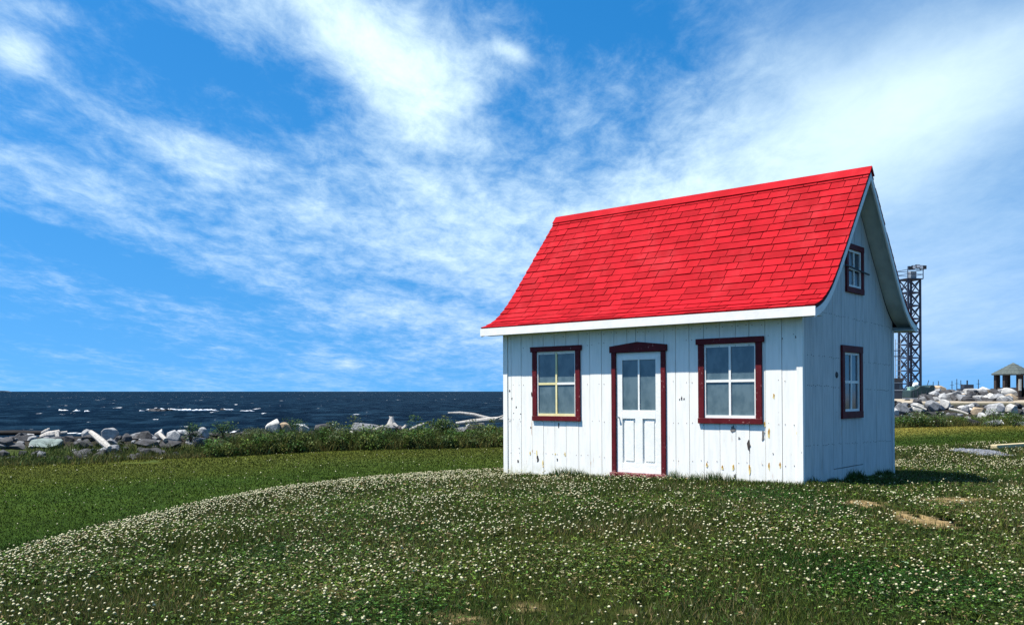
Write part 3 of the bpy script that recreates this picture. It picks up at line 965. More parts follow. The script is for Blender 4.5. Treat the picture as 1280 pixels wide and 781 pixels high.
MB().box(pm - .016, pm + .016, .006, .040, 1.145, lz1 - .13).build('muntin', M['door'], door)
for p, q in ((gx0, pm - .016), (pm + .016, gx1)):
    MB().box(p, q, .022, .032, 1.145, lz1 - .13).build('pane', M['glass'], door)
for p, q in ((gx0, pm - .075), (pm + .075, gx1)):
    MB().box(p, q, .034, .044, .225, 1.0).build('panel', M['door'], door)
    MB().box(p + .035, q - .035, .018, .0335, .265, .96).build('panel', M['door'], door, bevel=.012)
MB().tube([(lx0 + .055, .004, 1.02), (lx0 + .055, -.03, 1.02), (lx0 + .055, -.045, 1.02)], [.010, .014, .022], 8).build('door_knob', M['galv'], door)

# ------------------------------------------------------------------ turf: blades, clover leaves, clover heads (uncountable: stuff)
def in_view(x, y, margin=1.35):
    return np.abs(x) < (0.56 * np.maximum(y, 0) + 1.2) * margin

MI = mw.inverted()
def under_house(x, y, pad=0.0):
    dx, dy = x - 4.4219, y - 14.0
    lx = dx * -AXA.x + dy * -AXA.y
    ly = dx * AXB.x + dy * AXB.y
    return (lx < pad) & (lx > -L - pad) & (ly > -pad) & (ly < W + pad)

def scatter(y0, y1, dens, xlim=None, margin=1.25):
    """random ground points between two distances from the camera, dens per square metre"""
    hw = (0.56 * y1 + 1.2) * margin
    n = int((y1 - y0) * 2 * hw * dens)
    x = rng.uniform(-hw, hw, n); y = rng.uniform(y0, y1, n)
    m = in_view(x, y, margin) & ~under_house(x, y, .02)
    if xlim: m &= (x > xlim[0]) & (x < xlim[1])
    return x[m], y[m]

def blades(x, y, h, w, lean, col, z=None, curved=False):
    n = len(x)
    z = ground_z(x, y) if z is None else z
    a = rng.uniform(0, 2 * math.pi, n); b = rng.uniform(0, 2 * math.pi, n)
    dx, dy = np.cos(a) * w / 2, np.sin(a) * w / 2
    lx, ly = np.cos(b) * lean * h, np.sin(b) * lean * h
    base = np.stack([x, y, z - .012], -1)
    s = np.stack([dx, dy, 0 * dx], -1)
    tip = np.stack([x + lx, y + ly, z + h], -1)
    if not curved:
        V = np.stack([base - s, base + s, tip], 1).reshape(-1, 3)
        Fc = np.arange(3 * n).reshape(n, 3)
        C = np.repeat(col, 3, axis=0)
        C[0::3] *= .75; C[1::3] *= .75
        return V, Fc, C
    mid = base + (tip - base) * .55 - np.stack([lx, ly, 0 * lx], -1) * .25
    V = np.stack([base - s, base + s, mid + s * .8, mid - s * .8, tip], 1).reshape(-1, 3)
    k = np.arange(n)[:, None] * 5
    Fc = np.concatenate([k + np.array([[0, 1, 2]]), k + np.array([[0, 2, 3]]), k + np.array([[3, 2, 4]])], 0)
    return V, Fc, np.repeat(col, 5, axis=0)

def join(parts):
    Vs, Fs, Cs = [], [], []
    o = 0
    for V, Fc, C in parts:
        Vs.append(V); Fs.append(Fc + o); Cs.append(C); o += len(V)
    return np.concatenate(Vs), np.concatenate(Fs), np.concatenate(Cs)

def vary(c, amt=.3):
    n = len(c)
    k = rng.lognormal(-amt * amt / 2, amt, (n, 1)).clip(.2, 2.8)
    hue = rng.normal(0, 1, (n, 1)) * np.array([[.16, .0, -.05]])
    return np.clip(c * k * (1 + hue), .003, 1)

turf = []
for y0, y1, dens, hh, ww in ((4.2, 8.5, 6000, .036, .008), (8.5, 13, 3400, .044, .010), (13, 20, 1700, .055, .014), (20, 34, 420, .06, .026)):
    x, y = scatter(y0, y1, dens)
    de = signed_dist(EDGE, x, y)
    keep = (de < 1.2) & (rng.random(len(x)) > dirt(x, y) * .86) & (rng.random(len(x)) > gravel(x, y))
    # patchy: thin places and tufts
    keep &= rng.random(len(x)) < np.clip(.72 + .5 * fnoise(x, y, 2.2, 41), .25, 1)
    x, y, de = x[keep], y[keep], de[keep]
    tall = 1 + .5 * fnoise(x, y, 1.7, 42).clip(-1, 1)
    h = hh * tall * rng.uniform(.5, 1.5, len(x))
    h = h * (1 - .65 * sstep(-.2, 1.2, de))
    c = vary(lawn_colour(x, y), .62)
    dry = rng.random(len(x)) < (.15 + .18 * (fnoise(x, y, 1.3, 43) > .35))
    c[dry] = vary(np.tile(np.array([[.17, .145, .065]]), (dry.sum(), 1)), .3)
    turf.append(blades(x, y, h, ww * rng.uniform(.7, 1.3, len(x)), rng.uniform(.15, 1.1, len(x)), c))
V_, F_, C_ = join(turf)
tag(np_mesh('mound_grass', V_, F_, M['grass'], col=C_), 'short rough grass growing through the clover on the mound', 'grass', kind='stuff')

# the mown lawn: very short blades, thinning to the material beyond
lawn = []
for y0, y1, dens, hh, ww in ((8, 16, 900, .028, .016), (16, 26, 420, .030, .026), (26, 40, 200, .032, .045), (40, 54, 80, .035, .07)):
    x, y = scatter(y0, y1, dens)
    de = signed_dist(EDGE, x, y); ds = signed_dist(SHORE, x, y)
    keep = (de > .6) & (ds < .6)
    x, y = x[keep], y[keep]
    c = vary(lawn_colour(x, y), .17)
    lawn.append(blades(x, y, hh * rng.uniform(.5, 1.4, len(x)), ww * rng.uniform(.7, 1.3, len(x)), rng.uniform(.3, 1.2, len(x)), c))
V_, F_, C_ = join(lawn)
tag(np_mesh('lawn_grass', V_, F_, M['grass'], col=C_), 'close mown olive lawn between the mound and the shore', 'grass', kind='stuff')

# clover leaves: three small leaflets on the mound
leafs = []
for y0, y1, dens, r in ((4.2, 9, 1500, .013), (9, 14, 620, .016), (14, 22, 190, .022)):
    x, y = scatter(y0, y1, dens)
    de = signed_dist(EDGE, x, y)
    keep = (de < .7) & (rng.random(len(x)) > dirt(x, y)) & (rng.random(len(x)) > gravel(x, y)) & (rng.random(len(x)) < np.clip(.6 + .7 * fnoise(x, y, 1.4, 44), .08, 1))
    x, y = x[keep], y[keep]
    n = len(x)
    z = ground_z(x, y) + rng.uniform(.015, .06, n)
    rr = r * rng.uniform(.7, 1.3, n); a0 = rng.uniform(0, 6.28, n)
    c = vary(np.clip(lawn_colour(x, y) * np.array([.88, 1.08, .9]), 0, 1), .62)
    st_l = rng.random(n) < .13
    c[st_l] = vary(np.tile(np.array([[.26, .23, .12]]), (st_l.sum(), 1)), .3)
    for kk in range(3):
        a = a0 + kk * 2.094
        d_ = np.stack([np.cos(a), np.sin(a)], -1); p_ = np.stack([-np.sin(a), np.cos(a)], -1)
        tl = rng.uniform(-.5, .5, (n, 1)); t2 = rng.uniform(-.5, .5, (n, 1))
        ctr = np.stack([x, y, z], -1)
        def pt(f, g):
            q = d_ * (rr * f)[:, None] + p_ * (rr * g)[:, None]
            return ctr + np.concatenate([q, tl * (rr * f)[:, None] + t2 * (rr * g)[:, None]], 1)
        V = np.stack([pt(.05, 0), pt(.7, -.55), pt(1.25, 0), pt(.7, .55)], 1).reshape(-1, 3)
        k4 = np.arange(n)[:, None] * 4
        leafs.append((V, np.concatenate([k4 + np.array([[0, 1, 2]]), k4 + np.array([[0, 2, 3]])], 0), np.repeat(c, 4, axis=0)))
V_, F_, C_ = join(leafs)
tag(np_mesh('clover_leaves', V_, F_, M['leaf'], col=C_), 'three-lobed clover leaves carpeting the mound', 'clover', kind='stuff')

# clover heads: small rough balls on stalks
bm = bmesh.new(); bmesh.ops.create_icosphere(bm, subdivisions=1, radius=1.0)
IV = np.array([v.co[:] for v in bm.verts]); IF = np.array([[v.index for v in f.verts] for f in bm.faces]); bm.free()
heads, stalks = [], []
for y0, y1, dens, rad in ((4.2, 9, 240, .0112), (9, 14, 240, .0115), (14, 22, 220, .0125), (22, 34, 110, .016)):
    x, y = scatter(y0, y1, dens)
    de = signed_dist(EDGE, x, y)
    p = .13 + .36 * np.clip(fnoise(x, y, 1.5, 51) * 1.2 - .05, 0, 1) + .30 * np.clip(fnoise(x, y, 5.0, 52) * 1.3, 0, 1)
    p = p * np.clip(.80 + .75 * fnoise(x, y, .9, 57) + .35 * fnoise(x, y, 2.4, 58), .15, 1.5)
    rim = np.exp(-((de + .15) / .5) ** 2) + .34 * np.exp(-((de + 1.0) / 1.2) ** 2)
    p = p + rim * np.where(x < 3, .80, .05)
    p = p * np.where(y < 7.0, .62, 1.0) * (1 - .5 * sstep(10, 20, x)) * np.where(under_house(x, y, .45), .25, 1.0)
    dxh, dyh = x - 4.4219, y - 14.0
    lxh = -dxh * AXA.x - dyh * AXA.y; lyh = dxh * AXB.x + dyh * AXB.y
    p = p * np.where((lxh > 0) & (lxh < 2.4) & (lyh > -.3) & (lyh < 5.5), .1, 1.0) * (1 - .55 * sstep(7, 11, x))
    p = p * (1 - .6 * sstep(1.5, 7, x) * sstep(12, 9, y) * (fnoise(x, y, .9, 53) > -.1))
    p = np.where(de < .35, p, .008)
    keep = (rng.random(len(x)) < p) & (signed_dist(SHORE, x, y) < 0) & (rng.random(len(x)) > dirt(x, y) * .97) & (rng.random(len(x)) > gravel(x, y))
    x, y = x[keep], y[keep]
    n = len(x)
    z = ground_z(x, y) + rng.uniform(.05, .105, n)
    rr = rad * rng.uniform(.65, 1.25, n)
    R3 = rng.normal(1, .13, (n, len(IV), 1))
    V = IV[None] * R3 * rr[:, None, None] * np.array([1, 1, .85]) + np.stack([x, y, z], -1)[:, None, :]
    k = (np.arange(n) * len(IV))[:, None, None]
    base = np.array([.57, .53, .34]) * rng.normal(1, .12, (n, 1)).clip(.6, 1.2)
    old = rng.random(n) < .16
    base[old] = np.array([.30, .235, .135])
    cc = np.repeat(base[:, None, :], len(IV), axis=1) * rng.uniform(.75, 1.15, (n, len(IV), 1))
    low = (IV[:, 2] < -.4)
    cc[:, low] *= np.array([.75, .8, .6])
    heads.append((V.reshape(-1, 3), (IF[None] + k).reshape(-1, 3), np.clip(cc, 0, .8).reshape(-1, 3)))
    zb = ground_z(x, y)
    stalks.append(blades(x, y, z - zb, np.full(n, .005), np.zeros(n), vary(np.tile(np.array([[.06, .09, .025]]), (n, 1)), .2), z=zb))
V_, F_, C_ = join(heads)
tag(np_mesh('clover_flowers', V_, F_, M['petal'], col=C_, smooth=True), 'white clover flower heads scattered over the mound, densest along its rim', 'clover', kind='stuff')
V_, F_, C_ = join(stalks)
tag(np_mesh('clover_stalks', V_, F_, M['grass'], col=C_), 'thin green stalks under the clover flower heads', 'clover', kind='stuff')

# long tufts left unmown at the foot of the cottage walls
n = 4200
tt = rng.uniform(0, 1, n)
onf = rng.random(n) < .62
lx = np.where(onf, -tt * L, .02 + np.abs(rng.normal(0, .05, n)))
ly = np.where(onf, -.03 - np.abs(rng.normal(0, .06, n)), tt * W)
wx = 4.4219 - lx * AXA.x + ly * AXB.x
wy = 14.0 - lx * AXA.y + ly * AXB.y
tuft = np.clip(.45 + .6 * fnoise(wx, wy, 5, 61), .12, 1.2)
door_gap = onf & (lx < -2.3) & (lx > -3.5)
h = .20 * tuft * rng.uniform(.4, 1.1, n) * np.where(door_gap, .35, 1)
V_, F_, C_ = blades(wx, wy, h, rng.uniform(.006, .012, n), rng.uniform(.1, .7, n), vary(np.tile(np.array([[.045, .085, .02]]), (n, 1)), .35), curved=True)
tag(np_mesh('wall_foot_grass', V_, F_, M['grass'], col=C_), 'longer grass tufts along the foot of the cottage walls', 'grass', kind='stuff')

# tall grass and weeds along the shore bank
def veg_height(x):
    """how tall the unmown bank stands, along the shore"""
    h = .22 + .55 * sstep(-11.2, -8.6, x) - .02 * sstep(9, 16, x)
    return h + .1 * fnoise(x, x * 0, .9, 66)
n = 60000
x = rng.uniform(-26, 44, n)
ys = np.interp(x, [p[0] for p in SHORE], [p[1] for p in SHORE])
off = rng.beta(1.3, 1.6, n) * np.where(x < -10, 2.0, 2.8)
y = ys + off + .15
zg = ground_z(x, y)
top = np.where(x < 9, -1.42, -1.36) + .12 * np.exp(-((x + 7.6) / 1.6) ** 2) + .10 * fnoise(x, y, .8, 66) + .07 * fnoise(x, y, 2.3, 68)
hh = np.where(x < -9.6, .30 + .09 * fnoise(x, y, 1.2, 69), np.clip(top - zg, .12, .8)) * (.55 + .45 * sstep(0, 1.4, off))
hh = (hh + (veg_height(x) - hh) * 0.0) * rng.uniform(.4, 1.1, n)
c = np.tile(np.array([[.050, .075, .018]]), (n, 1))
k = np.clip(.5 + .8 * fnoise(x, y, .7, 67), 0, 1)[:, None]
c = c * (1 - k) + np.array([[.085, .100, .026]]) * k
dryb = sstep(.9, .2, off)[:, None] * .5 + ((x > -13) & (x < -9))[:, None] * .25
c = c * (1 - dryb.clip(0, 1)) + np.array([[.120, .105, .035]]) * dryb.clip(0, 1)
V_, F_, C_ = blades(x, y, hh, rng.uniform(.014, .032, n), rng.uniform(.2, 1.0, n), vary(c, .34), curved=True)
tag(np_mesh('shore_grass', V_, F_, M['grass'], col=C_), 'tall unmown grass and weeds along the top of the shore bank', 'grass', kind='stuff')

# broad-leaved weeds filling the bank in uneven clumps
def weed_mass(nc, per, xr, offr, hr, leaf, label):
    cx = rng.uniform(xr[0], xr[1], nc)
    cy = np.interp(cx, [p[0] for p in SHORE], [p[1] for p in SHORE]) + rng.uniform(offr[0], offr[1], nc)
    cz = ground_z(cx, cy)
    ch = rng.uniform(hr[0], hr[1], nc)
    cw = rng.uniform(.25, .55, nc)
    tone = np.array([[.046, .096, .014], [.070, .115, .020], [.090, .115, .028], [.032, .070, .014], [.080, .105, .040]])[rng.integers(0, 5, nc)]
    ci = np.repeat(np.arange(nc), per)
    n = len(ci)
    u = rng.random(n) ** .6
    a = rng.uniform(0, 6.28, n); r = np.sqrt(rng.random(n)) * cw[ci] * (1.1 - .6 * u)
    p = np.stack([cx[ci] + np.cos(a) * r, cy[ci] + np.sin(a) * r, cz[ci] + u * ch[ci]], -1)
    b = rng.uniform(0, 6.28, n); tl = rng.uniform(-.6, 1.0, n)
    d = np.stack([np.cos(b) * np.cos(tl), np.sin(b) * np.cos(tl), np.sin(tl)], -1)
    sv = np.stack([-np.sin(b), np.cos(b), rng.uniform(-.4, .4, n)], -1)
    L_ = leaf * rng.uniform(.6, 1.5, n)[:, None]
    V = np.stack([p, p + d * L_ * .5 + sv * L_ * .26, p + d * L_, p + d * L_ * .5 - sv * L_ * .26], 1).reshape(-1, 3)
    k4 = np.arange(n)[:, None] * 4
    Fq = np.concatenate([k4 + np.array([[0, 1, 2]]), k4 + np.array([[0, 2, 3]])], 0)
    tag(np_mesh('shore_weeds', V, Fq, M['leaf'], col=np.repeat(vary(tone[ci], .3), 4, axis=0)), label, 'weeds', kind='stuff')
weed_mass(210, 130, (-10.2, 2.5), (.3, 2.9), (.18, .72), .085, 'mixed leafy weeds along the shore bank left of the cottage')
weed_mass(150, 110, (14, 36), (.4, 2.6), (.28, .55), .10, 'mixed leafy weeds along the bank beyond the gable')

# gravel
gxs = rng.uniform(12.2, 15.2, 9000); gys = rng.uniform(24, 29.3, 9000)
m_ = rng.random(9000) < gravel(gxs, gys) * .9
gxs, gys = gxs[m_], gys[m_]
n = len(gxs)
rr = rng.uniform(.012, .04, n)
V = IV[None] * rng.normal(1, .2, (n, len(IV), 1)) * rr[:, None, None] * np.array([1, 1, .7]) + np.stack([gxs, gys, ground_z(gxs, gys) + rr * .3], -1)[:, None, :]
cc = np.repeat((np.array([[.17, .18, .20]]) * rng.uniform(.4, 1.5, (n, 1)))[:, None, :], len(IV), axis=1)
tag(np_mesh('gravel', V.reshape(-1, 3), (IF[None] + (np.arange(n) * len(IV))[:, None, None]).reshape(-1, 3), M['petal'], col=cc.reshape(-1, 3)), 'patch of blue grey gravel in the grass beside the timber', 'gravel', kind='stuff')

# pale timber lying on the grass
p0, p1 = (14.75, 28.2), (19.9, 31.9)
tb = MB().bar((p0[0], p0[1], gz(*p0) + .075), (p1[0], p1[1], gz(*p1) + .10), .2, .13)
tag(tb.build('timber_beam', M['timber'], bevel=.012), 'pale squared timber lying on the grass past the gravel patch', 'timber')

# ------------------------------------------------------------------ boulders
def rock_mesh(i):
    r = np.random.default_rng(100 + i)
    n = 15 + i % 7
    p = r.normal(0, 1, (n, 3)); p /= np.linalg.norm(p, axis=1)[:, None]
    p *= r.uniform(.82, 1.05, (n, 1))
    if i % 3 == 0: p = np.sign(p) * np.abs(p) ** .7                     # blockier
    bm = bmesh.new()
    for q in p: bm.verts.new(q)
    res = bmesh.ops.convex_hull(bm, input=bm.verts)
    bmesh.ops.delete(bm, geom=[v for v in bm.verts if not v.link_faces], context='VERTS')
    bmesh.ops.bevel(bm, geom=bm.edges[:], offset=.05, segments=1, affect='EDGES', clamp_overlap=True)
    return bm
ROCKS = {}
def rock_data(shape, tone):
    key = (shape, tone)
    if key not in ROCKS:
        bm = rock_mesh(shape)
        me = bpy.data.meshes.new('boulder'); bm.to_mesh(me); bm.free()
        me.materials.append(ROCKM[tone])
        ROCKS[key] = me
    return ROCKS[key]
def boulder(loc, size, tone, shape, label, group, rot=None):
    o = bpy.data.objects.new('boulder', rock_data(shape, tone))
    o.location = loc; o.scale = size
    o.rotation_euler = rot or (random.uniform(-.35, .35), random.uniform(-.35, .35), random.uniform(0, 6.28))
    tag(o, label, 'boulder', group)
    return link(o)
GL = 'boulders of the shore bank below the open sea'
GR = 'boulders of the bank beyond the gable'
GF = 'boulders of the far breakwater'
LANDMARKS = []
def rock_px(x0, x1, y0, y1, Yd, tone, shape, label, group=GL, flat=1.0, rot=None):
    """a boulder seen between these photo pixels at depth Yd"""
    for _ in range(60):                                   # step back until the ground meets the boulder's foot
        c = at((x0 + x1) / 2, (y0 + y1) / 2, Yd)
        if gz(c.x, c.y) >= at(0, y1 + 2, Yd).z - .05 or group != GR: break
        Yd += .15
    c = at((x0 + x1) / 2, (y0 + y1) / 2, Yd)
    LANDMARKS.append(((x0 + x1) / 2, (y0 + y1) / 2, group, label))
    w = (x1 - x0) / FPX * Yd / 2; h = (y1 - y0) / FPX * Yd / 2
    g = gz(c.x, c.y)
    bot = min(c.z - h, g - .1)
    top = c.z + h
    return boulder((c.x, c.y, (top + bot) / 2), (w * 1.06, w * random.uniform(.8, 1.1), (top - bot) / 2 * 1.03), tone, shape, label, group, rot or (random.uniform(-.12, .12), random.uniform(-.12, .12), random.uniform(-.4, .4)))

rock_px(-14, 8, 545, 562, 31.5, 1, 1, 'grey boulder cut by the edge of the picture in the shore bank')
rock_px(4, 19, 545, 557, 31, 3, 2, 'tan boulder with pale top in the shore bank above the dark hollow')
rock_px(14, 46, 541, 554, 32, 0, 3, 'long pale flat-topped boulder under the white driftwood')
rock_px(2, 37, 553, 567, 30.4, 2, 4, 'big dark boulder low in the shore bank above the mown lawn')
rock_px(40, 79, 547, 562, 30.6, 4, 6, 'broad greenish grey slab with grass in front of it', flat=.6)
rock_px(76, 98, 543, 558, 31.2, 2, 5, 'dark boulder wedged between the green slab and the round pale one')
rock_px(101, 118, 535, 549, 31.4, 0, 8, 'rounded light grey boulder where the white log leans')
rock_px(94, 119, 547, 558, 30.6, 2, 7, 'dark flat boulder under the rounded light grey one')
rock_px(126, 149, 534, 551, 31.6, 0, 9, 'large light grey boulder standing behind the leaning white log')
rock_px(130, 150, 547, 560, 30.7, 1, 11, 'brownish grey boulder at the foot of the large light grey one')
rock_px(150, 166, 541, 556, 31.4, 2, 10, 'dark boulder right behind the foot of the white log')
rock_px(160, 192, 539, 551, 32.2, 1, 12, 'long grey boulder with a pale top left of the white plank')
rock_px(168, 200, 547, 561, 30.9, 2, 13, 'dark wet-looking boulder below the long grey one')
rock_px(193, 206, 535, 546, 32.0, 5, 14, 'small whitish boulder touching the top of the white plank')
rock_px(209, 227, 537, 550, 31.8, 0, 15, 'light grey boulder just left of the round green shrub')
rock_px(198, 228, 547, 561, 31.0, 2, 16, 'dark boulder under the white plank')
rock_px(247, 262, 532, 549, 32.6, 0, 17, 'pale upright boulder between two green shrubs')
rock_px(232, 258, 545, 560, 31.8, 1, 18, 'grey boulder half hidden below the round green shrub')
rock_px(330, 354, 522, 533, 34.9, 5, 14, 'cream boulder topping the bank beside the tall shrub')
rock_px(346, 366, 526, 533, 35.2, 3, 17, 'tan boulder against the cream one on top of the bank')
rock_px(372, 387, 528, 540, 36.0, 5, 2, 'small whitish boulder poking up right of the tall shrub')
rock_px(390, 414, 528, 540, 36.3, 2, 13, 'dark boulder among weeds right of the tall shrub')
rock_px(437, 470, 525, 542, 36.6, 1, 16, 'big dark-sided boulder with a grey top above the tall grass')
rock_px(436, 452, 535, 547, 36.6, 5, 5, 'small pale boulder at the foot of the dark-sided one')
rock_px(490, 512, 530, 545, 38.2, 2, 7, 'dark boulder behind the white driftwood stump')
rock_px(581, 607, 526, 542, 39.5, 5, 9, 'whitish boulder under the long driftwood log')

# the fill between them: the larger ones are boulders of their own, the rest one mass of rubble
RUBBLE = []
OWN_FILL = []
def filler(cands, n_own, group, area):
    """cands: (size, px, loc, scale, tone, shape)"""
    cands.sort(key=lambda c: -c[0])
    used = {}
    for i, (r, px, loc, scl, tone, shape) in enumerate(cands):
        rot = (random.uniform(-.35, .35), random.uniform(-.35, .35), random.uniform(0, 6.28))
        if i >= n_own:
            RUBBLE.append((loc, scl, rot, shape, tone)); continue
        py = 489 - loc[2] / loc[1] * FPX
        lm = min((l for l in LANDMARKS if l[2] == group or group == GF and l[2] == GR), key=lambda l: (l[0] - px) ** 2 + 4 * (l[1] - py) ** 2)
        sz = 'small' if r < .19 else 'middling' if r < .30 else 'big'
        form = 'flat' if scl[2] < .55 * max(scl[0], scl[1]) else 'rounded' if scl[2] > .8 * max(scl[0], scl[1]) else 'angular'
        side = 'left of' if lm[0] - px > 6 else 'right of' if px - lm[0] > 6 else 'above' if py < lm[1] else 'below'
        ref = lm[3].split(' boulder')[0].split(' slab')[0]
        noun = 'slab' if 'slab' in lm[3].split(' boulder')[0] + ' slab'[:0] and ' slab' in lm[3][:40] else 'boulder'
        if group == GF:
            lab = f'{sz} {form} {ROCKWORD[tone]} boulder of the far breakwater' + (' near the covered load' if px < 1178 else ' under the boat masts' if px < 1212 else ' next to the gazebo')
        else:
            ref = ' '.join(ref.split()[:5])
            lab = f'{sz} {form} {ROCKWORD[tone]} boulder {side} the {ref} {noun}'
        o = bpy.data.objects.new('boulder', rock_data(shape, tone))
        o.location = loc; o.scale = scl; o.rotation_euler = rot
        tag(o, lab, 'boulder', group)
        link(o)
        OWN_FILL.append((px, o))

# bank beyond the gable
rock_px(1112, 1124, 509, 519, 53, 5, 4, 'bright white boulder against the edge of the gable wall', GR)
rock_px(1118, 1136, 503, 514, 56, 1, 6, 'smooth grey boulder above the bright white one by the gable', GR)
rock_px(1155, 1176, 499, 512, 57, 1, 8, 'grey hump-backed boulder below the green covered load', GR)
rock_px(1174, 1188, 497, 509, 57.5, 5, 7, 'whitish boulder with a lit top near the fallen pole', GR)
rock_px(1213, 1232, 506, 518, 54, 3, 2, 'tan angular boulder on top of the bank', GR)
rock_px(1221, 1234, 515, 524, 52, 5, 3, 'round whitish boulder lying in front of the tan angular one', GR)
rock_px(1256, 1274, 504, 515, 55, 5, 11, 'broad whitish boulder below the gazebo steps', GR)
rock_px(1234, 1256, 503, 513, 56, 0, 12, 'long pale grey boulder left of the broad whitish one', GR)
rock_px(1200, 1214, 505, 513, 56.5, 1, 14, 'pyramid-shaped grey boulder behind the fallen pole', GR)
rock_px(1140, 1156, 503, 512, 56, 5, 15, 'whitish slab boulder standing out below the green load', GR)

random.seed(23)
cl_, cr_, cf_ = [], [], []
for i in range(170):
    px = random.uniform(-60, 262) if i % 4 else random.uniform(262, 640)
    base_Y = np.interp(((px - 640) / FPX) * 33, [p[0] for p in SHORE], [p[1] for p in SHORE])
    off_ = random.uniform(2.5, 5.2)
    Yd = base_Y + off_
    x = (px - 640) / FPX * Yd
    vis = px < 262
    r = random.choice([.11, .14, .17, .22, .28]) if off_ > 3.1 else random.choice([.10, .13, .17])
    tone = (random.choice([0, 1, 2, 2, 2, 2, 1]) if off_ > 3.3 else 2) if vis else random.choice([1, 2, 2])  # low front stones kept dark, to paint in the shaded hollows
    cl_.append((r * (1 if vis else .6), px, (x, Yd, gz(x, Yd) + r * .25), (r * random.uniform(.9, 1.5), r * random.uniform(.9, 1.3), r * random.uniform(.55, .9)), tone, random.randrange(19)))
filler(cl_, 80, GL, '')
for i in range(300):
    px = random.uniform(1095, 1320)
    Yd = 51.5 + random.random() * 10 + (px - 1120) * .012
    x = (px - 640) / FPX * Yd
    r = random.choice([.10, .13, .16, .19, .23, .28, .36])
    tone = random.choice([0, 1, 1, 1, 1, 2, 2, 2, 2, 5])
    cr_.append((r, px, (x, Yd, gz(x, Yd) + r * .35), (r * random.uniform(1.0, 2.4), r * random.uniform(.8, 1.2), r * random.uniform(.5, .95)), tone, random.randrange(19)))
filler(cr_, 92, GR, '')
# far breakwater, with its tops against the sky
for i in range(230):
    px = random.uniform(1150, 1262)
    Yd = random.uniform(72, 90)
    x = (px - 640) / FPX * Yd
    crest = .95 - abs(Yd - 82) * .1 + .12 * math.sin(px * .13)
    r = random.choice([.2, .28, .36, .45, .55, .65])
    z = gz(x, Yd) + max(0, crest) * random.random() * .9
    tone = random.choice([0, 1, 1, 2, 2, 2, 2, 3, 5])
    cf_.append((r * .55, px, (x, Yd, z), (r * random.uniform(.9, 1.6), r * random.uniform(.8, 1.2), r * random.uniform(.6, .95)), tone, random.randrange(19)))
filler(cf_, 66, GF, '')
# look-alikes that share a description are told apart by their order along the bank
byl = {}
for px, o in OWN_FILL: byl.setdefault(o['label'], []).append((px, o))
for lab, ms in byl.items():
    if len(ms) < 2: continue
    ms.sort(key=lambda q: q[0])
    words = {2: ['left-hand', 'right-hand'], 3: ['leftmost', 'middle', 'rightmost']}.get(len(ms)) or ['leftmost'] + [w + ' from left' for w in ('second', 'third', 'fourth', 'fifth', 'sixth', 'seventh', 'eighth', 'ninth', 'tenth', 'eleventh')][:len(ms) - 2] + ['rightmost']
    for (px, o), w in zip(ms, words): o['label'] = w + ' ' + lab
for tone in range(6):
    mb = MB()
    for loc, scl, rot, shape, tn in RUBBLE:
        if tn != tone: continue
        me = rock_data(shape, tn)
        m4 = Matrix.LocRotScale(Vector(loc), __import__('mathutils').Euler(rot), Vector(scl))
        mb.add([m4 @ v.co for v in me.vertices], [tuple(p.vertices) for p in me.polygons])
    if mb.V:
        o = py_mesh('rubble', mb.V, mb.F, ROCKM[tone])
        tag(o, f'{ROCKWORD[tone]} rubble packed between the boulders of the banks', 'rubble', kind='stuff')

# ------------------------------------------------------------------ driftwood
def log(name, pts, radii, label, mat=None, stubs=()):
    mb = MB().tube(pts, radii, 8)
    for p, q, r in stubs:
        mb.tube([p, q], [r, r * .5], 6)
    o = mb.build(name, mat or M['driftwood'], smooth=False)
    tag(o, label, 'driftwood', 'driftwood along the shore')
    return o
log('driftwood_log', [at(113.5, 540, 30.8), at(121, 546, 30.5), at(129, 553, 30.2), at(137, 560, 29.95)], [.08, .10, .115, .09], 'thick bleached log leaning down the bank by the rounded grey boulder')
log('driftwood_log', [at(51, 546, 32), at(60, 543.5, 32), at(67, 543, 32), at(75, 539, 32.1)], [.08, .13, .14, .07], 'knobbly white driftwood lump lying across the pale flat boulder', stubs=[(at(71, 541, 32), at(73, 549, 31.8), .09)])
log('driftwood_log', [at(52, 541, 32.6), at(57, 539, 32.6), at(62, 535.5, 32.7)], [.04, .07, .035], 'small white driftwood stub pointing up above the knobbly lump')
log('driftwood_log', [at(76, 541, 32), at(84, 540, 32.1)], [.05, .05], 'short white driftwood scrap right of the knobbly lump')
log('driftwood_log', [at(-40, 541.5, 34), at(20, 540.5, 34), at(62, 541, 34)], [.09, .09, .08], 'long dark straight log lying along the top of the bank', mat_simple('dark_wet_wood', (.008, .007, .007), (.014, .012, .011), 4, .8))
log('driftwood_plank', [at(199.5, 542, 31.2), at(207, 549.5, 30.9)], [.07, .07], 'short white plank sloping between dark boulders')
